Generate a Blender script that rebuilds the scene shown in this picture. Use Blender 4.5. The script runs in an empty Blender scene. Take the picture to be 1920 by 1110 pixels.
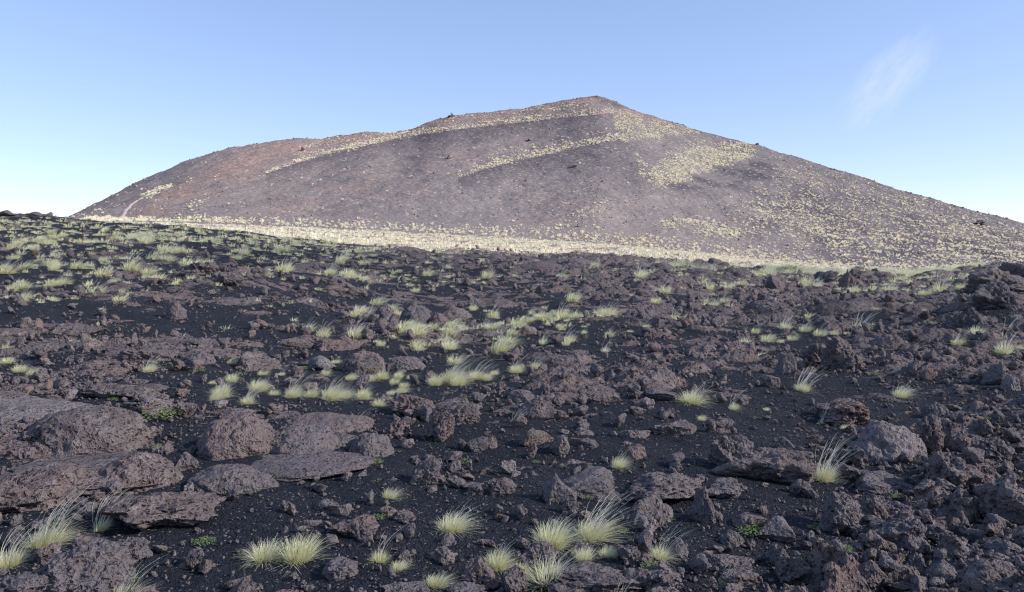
import bpy, math, random
import numpy as np
R = math.radians
F = 1507.0          # focal length in photo pixels (1920 wide)
HOR = 480.0         # photo row of the horizon
CAMZ = 1.7
sc = bpy.context.scene

# ------------------------------------------------------------------ camera
cam_d = bpy.data.cameras.new("camera"); cam = bpy.data.objects.new("camera", cam_d)
sc.collection.objects.link(cam); sc.camera = cam
cam_d.sensor_width = 36; cam_d.lens = 36 * F / 1920.0
cam_d.shift_y = (HOR - 555.0) / 1920.0
cam.location = (0, 0, CAMZ); cam.rotation_euler = (R(90), 0, 0)
cam_d.clip_start = 0.05; cam_d.clip_end = 20000

# ------------------------------------------------------------------ sun + sky
SUN_EL = 31.0
SH = np.array([-0.97, 0.24]); SH = SH / np.linalg.norm(SH)      # horizontal travel direction of the light
sun_dir_az = math.atan2(-SH[0], -SH[1])                        # azimuth towards the sun, from +Y clockwise
w = bpy.data.worlds.new("World"); sc.world = w; w.use_nodes = True
nt = w.node_tree; bg = nt.nodes["Background"]
sky = nt.nodes.new("ShaderNodeTexSky"); sky.sky_type = 'NISHITA'; sky.sun_disc = False
sky.sun_elevation = R(SUN_EL); sky.sun_rotation = sun_dir_az
sky.altitude = 2200; sky.air_density = 0.8; sky.dust_density = 1.6; sky.ozone_density = 3.0
_hs = nt.nodes.new("ShaderNodeHueSaturation"); _hs.inputs['Saturation'].default_value = 1.12; nt.links.new(sky.outputs[0], _hs.inputs['Color'])
_tn = nt.nodes.new("ShaderNodeMix"); _tn.data_type = 'RGBA'; _tn.blend_type = 'MULTIPLY'; _tn.inputs[0].default_value = 1.0
_tn.inputs[7].default_value = (1.11, .915, 1.0, 1); nt.links.new(_hs.outputs[0], _tn.inputs[6]); _g = nt.nodes.new('ShaderNodeGamma'); _g.inputs[1].default_value = .62
nt.links.new(_tn.outputs[2], _g.inputs[0]); nt.links.new(_g.outputs[0], bg.inputs[0]); bg.inputs[1].default_value = 0.154
sd = bpy.data.lights.new("sun", 'SUN'); sd.energy = 3.1; sd.angle = R(0.53); sd.color = (1.0, 0.94, 0.86)
so = bpy.data.objects.new("sun", sd); sc.collection.objects.link(so)
from mathutils import Vector
ldir = Vector((SH[0] * math.cos(R(SUN_EL)), SH[1] * math.cos(R(SUN_EL)), -math.sin(R(SUN_EL))))
so.rotation_euler = ldir.to_track_quat('-Z', 'Y').to_euler(); so.location = (-50, -50, 80)
sc.view_settings.view_transform = 'Standard'; sc.view_settings.look = 'None'
sc.view_settings.exposure = 1.45; sc.view_settings.gamma = 1.0
sc.render.engine = 'CYCLES'
sc.cycles.max_bounces = 5; sc.cycles.diffuse_bounces = 3; sc.cycles.transparent_max_bounces = 4
sc.cycles.volume_bounces = 4; sc.cycles.use_denoising = True; sc.cycles.filter_width = 1.1

# ------------------------------------------------------------------ noise
f4 = np.float32
def _hash(ix, iy, iz=0, seed=0):
    h = (ix.astype(np.uint32) * np.uint32(374761393)) ^ (iy.astype(np.uint32) * np.uint32(668265263)) ^ \
        (np.asarray(iz).astype(np.uint32) * np.uint32(2147483647 - 1234567)) ^ np.uint32((seed * 974634777) & 0xffffffff)
    h = (h ^ (h >> np.uint32(13))) * np.uint32(1274126177)
    h = (h ^ (h >> np.uint32(15))) * np.uint32(2246822519)
    return h ^ (h >> np.uint32(16))
_rg = np.random.default_rng(7)
_a = _rg.random(256) * 2 * np.pi
_G2 = np.stack([np.cos(_a), np.sin(_a)], 1).astype(f4)
_g3 = _rg.normal(size=(256, 3)); _G3 = (_g3 / np.linalg.norm(_g3, axis=1)[:, None]).astype(f4)
def fade(t): return t * t * t * (t * (t * 6 - 15) + 10)
def perlin2(x, y, seed=0):
    xi = np.floor(x).astype(np.int32); yi = np.floor(y).astype(np.int32)
    xf = (x - xi).astype(f4); yf = (y - yi).astype(f4); u = fade(xf); v = fade(yf)
    def g(dx, dy):
        h = (_hash(xi + dx, yi + dy, 0, seed) & np.uint32(255)).astype(np.int32)
        return _G2[h, 0] * (xf - dx) + _G2[h, 1] * (yf - dy)
    a = g(0, 0); b = g(1, 0); c = g(0, 1); d = g(1, 1)
    a += u * (b - a); c += u * (d - c)
    return (a + v * (c - a)) * 1.5
def perlin3(p, s=1.0, seed=0):
    p = p * s; i = np.floor(p).astype(np.int32); f = (p - i).astype(f4); u = fade(f)
    def g(a, b, c):
        h = (_hash(i[:, 0] + a, i[:, 1] + b, i[:, 2] + c, seed) & np.uint32(255)).astype(np.int32)
        gg = _G3[h]
        return gg[:, 0] * (f[:, 0] - a) + gg[:, 1] * (f[:, 1] - b) + gg[:, 2] * (f[:, 2] - c)
    def lx(b, c):
        q = g(0, b, c); return q + u[:, 0] * (g(1, b, c) - q)
    def ly(c):
        q = lx(0, c); return q + u[:, 1] * (lx(1, c) - q)
    q = ly(0); return (q + u[:, 2] * (ly(1) - q)) * 1.5
def fbm2(x, y, o=4, seed=0, gain=.5):
    s = 0; a = 1.0; k = 1.0
    for n in range(o):
        s = s + a * perlin2(x * k + n * 17.3, y * k - n * 9.1, seed + n); a *= gain; k *= 2.03
    return s
def ridged2(x, y, o=4, seed=0, gain=.5):
    s = 0; a = 1.0; k = 1.0
    for n in range(o):
        s = s + a * (1 - 2 * np.abs(perlin2(x * k + n * 13.3, y * k + n * 5.1, seed + n))); a *= gain; k *= 2.1
    return s
def fbm3(p, s, o=3, seed=0, gain=.5):
    r = 0; a = 1.0
    for n in range(o):
        r = r + a * perlin3(p + n * 3.7, s, seed + n); a *= gain; s *= 2.07
    return r
def voro(x, y, seed=0, jit=.9):
    xi = np.floor(x).astype(np.int32); yi = np.floor(y).astype(np.int32)
    xf = (x - xi).astype(f4); yf = (y - yi).astype(f4)
    d1 = np.full(x.shape, 9, f4); d2 = np.full(x.shape, 9, f4)
    hh = np.zeros(x.shape, np.uint32); ox = np.zeros(x.shape, f4); oy = np.zeros(x.shape, f4)
    for a in (-1, 0, 1):
        for b in (-1, 0, 1):
            h = _hash(xi + a, yi + b, 0, seed)
            px = a + .5 + jit * ((h & np.uint32(1023)).astype(f4) / 1023 - .5) - xf
            py = b + .5 + jit * (((h >> np.uint32(10)) & np.uint32(1023)).astype(f4) / 1023 - .5) - yf
            d = np.sqrt(px * px + py * py)
            m = d < d1
            d2 = np.where(m, d1, np.minimum(d2, d)); d1 = np.where(m, d, d1)
            hh = np.where(m, h, hh); ox = np.where(m, -px, ox); oy = np.where(m, -py, oy)
    h2 = _hash(hh.view(np.int32), hh.view(np.int32), 3, seed + 5)
    r1 = (h2 & np.uint32(1023)).astype(f4) / 1023
    r2 = ((h2 >> np.uint32(10)) & np.uint32(1023)).astype(f4) / 1023
    r3 = ((h2 >> np.uint32(20)) & np.uint32(1023)).astype(f4) / 1023
    return d1, d2, ox, oy, r1, r2, r3
def sstep(a, b, x):
    t = np.clip((x - a) / (b - a), 0, 1); return t * t * (3 - 2 * t)

# ------------------------------------------------------------------ the lie of the land
CRX = [-500, 0, 60, 130, 300, 430, 560, 640, 800, 960, 1150, 1300, 1450, 1600, 1750, 1850, 1920, 2100, 2400]
CRY = [402, 405, 408, 412, 421, 434, 452, 462, 475, 482, 487, 500, 516, 521, 519, 506, 500, 500, 505]
BRX = [-500, 0, 130, 300, 430, 640, 800, 960, 1150, 1300, 1450, 1600, 1750, 1920, 2400]
BRY = [430, 424, 416, 418, 421, 430, 438, 447, 460, 474, 490, 502, 508, 512, 520]
SIX = [-500, -100, 0, 120, 200, 280, 360, 430, 500, 560, 600, 640, 690, 740, 780, 815, 845, 900, 980, 1040, 1085, 1110, 1128,
       1143, 1160, 1180, 1250, 1330, 1420, 1500, 1600, 1700, 1800, 1920, 2100, 2400]
SIY = [500, 468, 446, 412, 370, 330, 298, 277, 266, 259, 260, 253, 247, 248, 240, 225, 216, 211, 203, 192, 182, 179, 180,
       186, 194, 203, 225, 251, 272, 297, 327, 360, 388, 418, 462, 505]
RDX = [-500, 0, 120, 300, 600, 900, 1130, 1400, 1700, 1920, 2400]
RDY = [260, 275, 290, 320, 365, 375, 372, 350, 320, 300, 270]
def smooth_tab(X, Y, sig):
    g = np.arange(-520, 2420, 2.0); v = np.interp(g, X, Y)
    k = np.exp(-.5 * (np.arange(-40, 41) * 2.0 / sig) ** 2); k /= k.sum()
    return g, np.convolve(np.pad(v, 40, mode='edge'), k, 'valid')
T_cr = smooth_tab(CRX, CRY, 25); T_br = smooth_tab(BRX, BRY, 30); T_si = smooth_tab(SIX, SIY, 7); T_rd = smooth_tab(RDX, RDY, 30)
def L(T, px): return np.interp(px, T[0], T[1])
def zrow(row, Y): return CAMZ + (HOR - row) / F * Y
def pxof(x, y): return np.clip(960 + F * x / np.maximum(y, 3.0), -500, 2400)
YC = 62.0
def ground(x, y):
    """the smooth lie of the lava field"""
    px = pxof(x, y); Y = np.maximum(y, 0.01)
    cr = L(T_cr, px); br = L(T_br, px)
    zc = zrow(cr, YC)
    zn = zc * (np.minimum(Y, YC) / YC) ** 1.45
    # the field sags a little in the middle distance, then steps up
    zn = zn - 0.16 * np.exp(-((np.log(Y) - math.log(22)) / .35) ** 2) * sstep(500, 800, px) * (1 - sstep(1300, 1600, px))
    left = 1 - sstep(330, 620, px)
    z80 = zrow(cr - 3 + 13 * left + 2 * sstep(1400, 1600, px), 80)
    z120 = zrow(cr * .45 + br * .55 + 2 + 8 * left, 120)
    z200 = zrow(br, 200)
    z = np.where(Y < YC, zn, np.where(Y < 80, zc + (z80 - zc) * sstep(YC, 80, Y),
        np.where(Y < 120, z80 + (z120 - z80) * (Y - 80) / 40, np.where(Y < 200, z120 + (z200 - z120) * (Y - 120) / 80,
        z200 + (-15 - z200) * sstep(200, 900, Y)))))
    return z
def cone(px, Y):
    """the volcanic cone: rises from Y=190 to the ridge, falls behind"""
    rd = L(T_rd, px); zb = zrow(L(T_br, px), 200); zr = zrow(L(T_si, px), rd)
    t = np.clip((Y - 196) / (rd - 196), -.2, 1)
    z = zb + (zr - zb) * (.80 * t + .20 * t * np.abs(t))
    back = np.maximum(Y - rd, 0)
    z = z - .02 * np.minimum(back, 8) ** 2 / 2 - .5 * np.maximum(back - 8, 0)
    return np.maximum(z, -16)
def rowof(z, Y): return HOR - (z - CAMZ) / Y * F
DC = [0, 240, 480, 720, 960, 1200, 1440, 1680, 1920]
DR = [410, 440, 480, 520, 560, 600, 640, 680, 720, 760, 800, 850, 900, 950, 1000, 1050, 1110]
DT = np.array([
 [.6, .5, .5, .5, .4, .4, .4, .5, .8], [.3, .3, .3, .5, .5, .4, .4, .4, .8], [.5, .4, .5, .7, .95, .95, .9, .6, .9],
 [.3, .5, .6, .5, .5, .85, .8, .85, 1.], [.3, .6, .6, .5, .6, .7, .8, .7, .9], [.8, .5, .3, .7, .3, .5, .8, .6, .8],
 [.9, .7, .5, .8, .4, .5, .5, .7, .7], [.9, .8, .5, .4, .4, .5, .5, .85, .7], [.7, .7, .3, .2, .5, .5, .4, .6, .6],
 [.9, .6, .3, .4, .3, .35, .35, .6, .6], [1., .5, .7, .5, .3, .2, .4, .6, .6], [1., .5, .5, .3, .2, .2, .5, .6, .8],
 [1., .4, .2, .2, .3, .5, .3, .5, .8], [.8, .5, .1, .2, .3, .3, .3, .7, .9], [.8, .2, .1, .2, .2, .2, .35, .7, .9],
 [.9, .2, .3, .4, .3, .3, .4, .8, 1.], [.9, .3, .4, .5, .6, .5, .6, .8, 1.]])
def tab2(T, C, Rr, px, row):
    ci = np.clip(np.interp(px, C, np.arange(len(C))), 0, len(C) - 1.001); ri = np.clip(np.interp(row, Rr, np.arange(len(Rr))), 0, len(Rr) - 1.001)
    c0 = ci.astype(int); r0 = ri.astype(int); cf = ci - c0; rf = ri - r0
    return (T[r0, c0] * (1 - cf) + T[r0, c0 + 1] * cf) * (1 - rf) + (T[r0 + 1, c0] * (1 - cf) + T[r0 + 1, c0 + 1] * cf) * rf
def density(x, y, zg):
    px = pxof(x, y); Y = np.maximum(y, 2.0); row = rowof(zg, Y)
    return tab2(DT, DC, DR, px, row)
def terrain(x, y, want='z'):
    """full height of the lava field with crust, slabs and stones; second value tells lava (1) from cinders (0)"""
    x = np.asarray(x, f4); y = np.asarray(y, f4)
    zg = ground(x, y).astype(f4); px = pxof(x, y); r = np.hypot(x, y)
    dn = density(x, y, zg).astype(f4)
    clink = sstep(700, 1150, px).astype(f4)                      # right: broken clinker; left: smooth ropy crust
    n1 = fbm2(x / 2.6, y / 3.4, 3, 11).astype(f4)
    d = dn * .90 - .25 + .40 * n1 - supp(x, y)
    wx = x + .10 * fbm2(x / .35, y / .35, 3, 21); wy = y + .10 * fbm2(x / .35 + 40, y / .35, 3, 22)
    macro = .13 * fbm2(x / 5.0, y / 5.0, 2, 31) * np.clip(r / 12, .3, 2.0)
    out = np.full(x.shape, -.06, f4); rough = np.zeros(x.shape, f4)
    far = sstep(14, 26, r)
    # broad crust sheets (pahoehoe) on the left, ledges in the distance
    for (sz, hmin, hmax, thr, sm, wgt, seed) in (
            (2.3, .12, .38, -.30, .16, far, 101),
            (1.05, .05, .17, -.12, .14, 1.0, 102),
            (.46, .03, .14, -.02, .2, 1.0, 103),
            (.20, .018, .075, .02, .25, 1 - sstep(30, 45, r), 104),
            (.09, .010, .035, .10, .3, 1 - sstep(9, 14, r), 105)):
        d1, d2, ox, oy, r1, r2, r3 = voro(wx / sz + seed, wy / (sz * .85), seed)
        edge = d2 - d1
        prof = np.sqrt(np.clip(edge / (sm + .35), 0, 1)) * (1 - .45 * np.clip(d1, 0, 1) ** 2)
        tilt = ((r2 - .5) * ox + (r3 - .5) * oy) * (1.0 + .9 * clink)
        pres = sstep(0, .22, d * (.95 if sz > .3 else .62) + thr + .16 - r1)
        h = (hmin + (hmax - hmin) * r3 * r3 + 0) * (.65 + .5 * clink) * prof * (1 + 1.3 * tilt) * wgt
        h = -.05 + (h * (1 + .25 * clink * sstep(35, 50, r)) + .05) * pres
        out = np.maximum(out, h)
    mass = np.clip(out / .12, 0, 1)
    rg1 = ridged2(wx / .42, wy / .42, 4, 41, .55); rg2 = fbm2(x / .09, y / .09, 3, 51, .6)
    out = out + mass * ((.010 + .024 * clink) * rg1 + (.006 + .010 * clink) * rg2 * (1 - sstep(18, 30, r)))
    # crust sheets buried by cinders, cracked
    sh = fbm2(x / 1.5 + 9, y / 1.1, 3, 61) + (d - .58) * 1.5
    crack = np.abs(perlin2(wx / .7, wy / .7, 71))
    sheet = np.clip(sh, -.4, .35) * .20 * (1 - .45 * clink) - .07 * np.exp(-(crack / .035) ** 2) + .008 * rg1
    out = np.maximum(out, sheet)
    sand = .035 * fbm2(x / 1.1, y / 1.1, 2, 81) + .006 * fbm2(x / .12, y / .12, 2, 91) * (1 - sstep(15, 25, r)) + .02
    lava = sstep(-.006, .012, out - sand + .008 * perlin2(x / .05, y / .05, 95))
    z = zg + macro + .18 * np.clip(d - .3, 0, 1) + np.maximum(out, sand) * np.where(y < 3, .5, 1)
    # beyond the crest the relief fades gently
    if want == 'z': return z
    return z, lava, dn
# ------------------------------------------------------------------ mesh helpers
def mesh_np(name, v, f, attrs=None, mat=None, smooth=True, mats=None):
    me = bpy.data.meshes.new(name); n = len(v); k = f.shape[1]; m = len(f)
    me.vertices.add(n); me.vertices.foreach_set('co', np.ascontiguousarray(v, f4).ravel())
    me.loops.add(m * k); me.loops.foreach_set('vertex_index', np.ascontiguousarray(f, np.int32).ravel())
    me.polygons.add(m); me.polygons.foreach_set('loop_start', np.arange(0, m * k, k, dtype=np.int32))
    try: me.polygons.foreach_set('loop_total', np.full(m, k, np.int32))
    except Exception: pass
    me.update(calc_edges=True)
    if smooth: me.polygons.foreach_set('use_smooth', np.ones(m, bool))
    for a, val in (attrs or {}).items():
        at = me.attributes.new(a, 'FLOAT', 'POINT'); at.data.foreach_set('value', np.ascontiguousarray(val, f4).ravel())
    if mat: me.materials.append(mat)
    me.validate()
    return me
def link(name, me, label=None, cat=None, group=None, kind=None, parent=None, loc=None, rot=None, scl=None):
    o = bpy.data.objects.new(name, me); sc.collection.objects.link(o)
    if label: o['label'] = label
    if cat: o['category'] = cat
    if group: o['group'] = group
    if kind: o['kind'] = kind
    if parent: o.parent = parent
    if loc is not None: o.location = loc
    if rot is not None: o.rotation_euler = rot
    if scl is not None: o.scale = scl
    return o
def grid_faces(nr, nc, wrap=False):
    i = np.arange(nr - 1)[:, None]; j = np.arange(nc if wrap else nc - 1)[None, :]; j2 = (j + 1) % nc
    a = i * nc + j; b = i * nc + j2; c = (i + 1) * nc + j2; d = (i + 1) * nc + j
    return np.stack([a, b, c, d], -1).reshape(-1, 4)

# ------------------------------------------------------------------ materials
def newmat(name):
    m = bpy.data.materials.new(name); m.use_nodes = True; t = m.node_tree
    return m, t, t.nodes['Principled BSDF']
class N:
    def __init__(s, t): s.t = t
    def node(s, k, **kw):
        n = s.t.nodes.new(k)
        for a, b in kw.items(): setattr(n, a, b)
        return n
    def l(s, a, b): s.t.links.new(a, b)
    def noise(s, vec, scale, detail=4, rough=.55):
        n = s.node('ShaderNodeTexNoise'); n.inputs['Scale'].default_value = scale; n.inputs['Detail'].default_value = detail
        n.inputs['Roughness'].default_value = rough; s.l(vec, n.inputs['Vector']); return n.outputs[0]
    def vor(s, vec, scale, feat='F1', out='Distance'):
        n = s.node('ShaderNodeTexVoronoi', feature=feat); n.inputs['Scale'].default_value = scale; s.l(vec, n.inputs['Vector']); return n.outputs[out]
    def ramp(s, fac, stops):
        n = s.node('ShaderNodeValToRGB'); s.l(fac, n.inputs[0]); e = n.color_ramp.elements
        while len(e) < len(stops): e.new(.5)
        for q, (p, c) in zip(e, stops):
            q.position = p; q.color = (c if isinstance(c, tuple) else (c, c, c)) + (1,)
        return n.outputs[0]
    def mix(s, fac, a, b, mode='MIX'):
        n = s.node('ShaderNodeMix', data_type='RGBA', blend_type=mode)
        for val, sock in ((fac, n.inputs[0]), (a, n.inputs[6]), (b, n.inputs[7])):
            if hasattr(val, 'links') or isinstance(val, bpy.types.NodeSocket): s.l(val, sock)
            else: sock.default_value = (val + (1,)) if isinstance(val, tuple) else val
        return n.outputs[2]
    def math(s, op, a, b=0.0):
        n = s.node('ShaderNodeMath', operation=op)
        for val, sock in ((a, n.inputs[0]), (b, n.inputs[1])):
            if isinstance(val, bpy.types.NodeSocket): s.l(val, sock)
            else: sock.default_value = val
        return n.outputs[0]
    def attr(s, name):
        n = s.node('ShaderNodeAttribute'); n.attribute_name = name; return n.outputs['Fac']
    def bump(s, h, dist, strength=1.0, prev=None):
        n = s.node('ShaderNodeBump'); n.inputs['Distance'].default_value = dist; n.inputs['Strength'].default_value = strength
        s.l(h, n.inputs['Height'])
        if prev is not None: s.l(prev, n.inputs['Normal'])
        return n.outputs[0]
LAVA_A = (.225, .180, .170); LAVA_B = (.130, .108, .108); LAVA_C = (.31, .28, .285); LAVA_D = (.29, .185, .155)
SAND_A = (.012, .014, .020); SAND_B = (.030, .032, .042)
def lava_nodes(n, vec, rnd, k=1.0):
    """colour and bump of the vesicular brown-grey lava"""
    big = n.noise(vec, 1.7 * k, 5, .6); mid = n.noise(vec, 9 * k, 5, .62); fine = n.noise(vec, 60 * k, 3, .6)
    c = n.mix(n.ramp(big, [(.36, 0.), (.64, 1.)]), LAVA_A, LAVA_B)
    c = n.mix(n.ramp(mid, [(.48, 0.), (.70, .75)]), c, LAVA_C)
    red = n.math('MULTIPLY', n.ramp(n.noise(vec, .9 * k, 3), [(.52, 0.), (.72, .6)]), .9)
    c = n.mix(red, c, LAVA_D)
    dv = n.node('ShaderNodeVectorMath', operation='ADD'); n.l(vec, dv.inputs[0]); nn = n.node('ShaderNodeTexNoise'); nn.inputs['Scale'].default_value = 22; n.l(vec, nn.inputs['Vector'])
    sv = n.node('ShaderNodeVectorMath', operation='SCALE'); sv.inputs['Scale'].default_value = .05; n.l(nn.outputs['Color'], sv.inputs[0]); n.l(sv.outputs[0], dv.inputs[1]); wv = dv.outputs[0]
    pits = n.vor(wv, 26 * k); pits2 = n.vor(wv, 62 * k)
    pr = n.ramp(pits, [(.14, 0.), (.40, 1.)]); pr2 = n.ramp(pits2, [(.08, 0.), (.4, 1.)])
    c = n.mix(n.math('MULTIPLY', n.math('SUBTRACT', 1.0, pr), .78), c, (.050, .040, .042))
    c = n.mix(n.ramp(fine, [(.35, .55), (.62, 0.)]), c, (.075, .058, .058))
    if rnd is not None:
        c = n.mix(n.ramp(rnd, [(.25, .0), (.5, .6)]), c, (.155, .140, .148)); c = n.mix(n.ramp(rnd, [(.82, 0.), (.97, .38)]), c, (.24, .155, .130)); c = n.mix(n.ramp(rnd, [(.0, .5), (.12, 0.)]), c, (.30, .27, .27))
    h = n.math('ADD', n.math('MULTIPLY', mid, .11 / k), n.math('ADD', n.math('MULTIPLY', pr, .030 / k), n.math('ADD', n.math('MULTIPLY', pr2, .008 / k), n.math('MULTIPLY', fine, .022 / k))))
    return c, h
def make_ground_mat():
    m, t, b = newmat('lava_and_cinders'); n = N(t); g = n.node('ShaderNodeNewGeometry').outputs['Position']
    lc, lh = lava_nodes(n, g, None)
    cell = n.vor(g, 75, out='Color'); cd = n.vor(g, 75); cd2 = n.vor(g, 33)
    sc_ = n.mix(n.node('ShaderNodeSeparateColor').outputs[0], SAND_A, SAND_B)
    sep = t.nodes[-1] if False else None
    s2 = n.node('ShaderNodeSeparateColor'); n.l(cell, s2.inputs[0])
    sc_ = n.mix(s2.outputs[0], SAND_A, SAND_B)
    sc_ = n.mix(n.ramp(s2.outputs[1], [(.965, 0.), (.985, .8)]), sc_, (.20, .17, .165))      # pale crumbs among the cinders
    sc_ = n.mix(n.ramp(n.noise(g, 2.2, 4), [(.5, 0.), (.75, .35)]), sc_, (.048, .044, .048))
    sh = n.math('ADD', n.math('MULTIPLY', cd, -.016), n.math('MULTIPLY', cd2, -.012))
    lava = n.attr('lava'); pale = n.attr('pale')
    c = n.mix(lava, sc_, lc)
    c = n.mix(n.math('MULTIPLY', pale, .85), c, n.mix(n.noise(g, 3.0, 5, .7), (.22, .18, .17), (.42, .36, .30)))
    hh = n.node('ShaderNodeMix', data_type='FLOAT'); n.l(lava, hh.inputs[0]); n.l(sh, hh.inputs[2]); n.l(lh, hh.inputs[3])
    n.l(c, b.inputs['Base Color']); b.inputs['Roughness'].default_value = .85; b.inputs['Specular IOR Level'].default_value = .12
    n.l(n.bump(hh.outputs[0], 1.0, .9), b.inputs['Normal'])
    return m
def make_rock_mat():
    m, t, b = newmat('lava_rock'); n = N(t)
    g = n.node('ShaderNodeNewGeometry').outputs['Position']
    rnd = n.math('FRACT', n.math('ADD', n.attr('rnd'), n.node('ShaderNodeObjectInfo').outputs['Random']))
    off = n.node('ShaderNodeVectorMath', operation='ADD'); n.l(g, off.inputs[0])
    comb = n.node('ShaderNodeCombineXYZ'); n.l(n.math('MULTIPLY', rnd, 31.7), comb.inputs[0]); n.l(n.math('MULTIPLY', rnd, 17.3), comb.inputs[2]); n.l(comb.outputs[0], off.inputs[1])
    lc, lh = lava_nodes(n, off.outputs[0], rnd)
    n.l(lc, b.inputs['Base Color']); b.inputs['Roughness'].default_value = .82; b.inputs['Specular IOR Level'].default_value = .12
    n.l(n.bump(lh, 1.0, .9), b.inputs['Normal'])
    return m
def make_cone_mat():
    m, t, b = newmat('cinder_slope'); n = N(t); g = n.node('ShaderNodeNewGeometry').outputs['Position']
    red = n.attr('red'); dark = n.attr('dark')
    f1 = n.noise(g, .05, 6, .65); f2 = n.noise(g, .8, 5, .7); sp = n.vor(g, 1.3, out='Color')
    s2 = n.node('ShaderNodeSeparateColor'); n.l(sp, s2.inputs[0])
    base = n.mix(n.ramp(f1, [(.35, 0.), (.65, 1.)]), (.142, .130, .134), (.176, .158, .158))
    base = n.mix(n.math('MULTIPLY', red, .8), base, (.27, .175, .150))
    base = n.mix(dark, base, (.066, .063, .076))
    base = n.mix(n.ramp(f2, [(.36, .28), (.60, 0.)]), base, (.085, .072, .080))
    base = n.mix(n.ramp(s2.outputs[0], [(.90, 0.), (.97, .7)]), base, (.32, .24, .22))
    n.l(base, b.inputs['Base Color']); b.inputs['Roughness'].default_value = .95; b.inputs['Specular IOR Level'].default_value = .1
    n.l(n.bump(n.math('ADD', n.math('MULTIPLY', f2, .3), n.math('MULTIPLY', n.vor(g, 1.3), -.12)), 1.0, .8), b.inputs['Normal'])
    return m
def make_grass_mat(name, lo, mid, tip, alt, transl=.35):
    m, t, b = newmat(name); n = N(t)
    tt = n.attr('t'); rnd = n.attr('rnd')
    ti = n.math('FRACT', n.math('ADD', n.attr('tint'), n.node('ShaderNodeObjectInfo').outputs['Random']))
    c = n.ramp(tt, [(0., lo), (.35, mid), (1., tip)])
    c = n.mix(n.math('MULTIPLY', ti, .6), c, alt)
    c = n.mix(n.ramp(rnd, [(.6, 0.), (1., .55)]), c, (.84, .79, .62)); c = n.mix(n.ramp(rnd, [(.0, .75), (.38, 0.)]), c, (.42, .43, .25))
    t.nodes.remove(b)
    d = n.node('ShaderNodeBsdfDiffuse'); tr = n.node('ShaderNodeBsdfTranslucent'); mx = n.node('ShaderNodeMixShader')
    mx.inputs[0].default_value = transl; n.l(c, d.inputs[0]); n.l(c, tr.inputs[0]); n.l(d.outputs[0], mx.inputs[1]); n.l(tr.outputs[0], mx.inputs[2])
    n.l(mx.outputs[0], t.nodes['Material Output'].inputs[0])
    return m
M_ground = make_ground_mat(); M_rock = make_rock_mat(); M_cone = make_cone_mat()
M_grass = make_grass_mat('tussock_blades', (.42, .42, .24), (.84, .81, .49), (.96, .93, .72), (.78, .76, .44), .4)
M_straw = make_grass_mat('straw_tussocks', (.50, .46, .33), (.80, .74, .56), (.93, .88, .72), (.84, .77, .60), .4)
M_stalk = make_grass_mat('seed_stalks', (.66, .62, .46), (.86, .81, .66), (.96, .92, .82), (.76, .72, .60), .3)
M_weed = make_grass_mat('green_herbs', (.09, .13, .05), (.14, .23, .07), (.22, .33, .11), (.15, .22, .09), .3)
M_path = None

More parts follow.
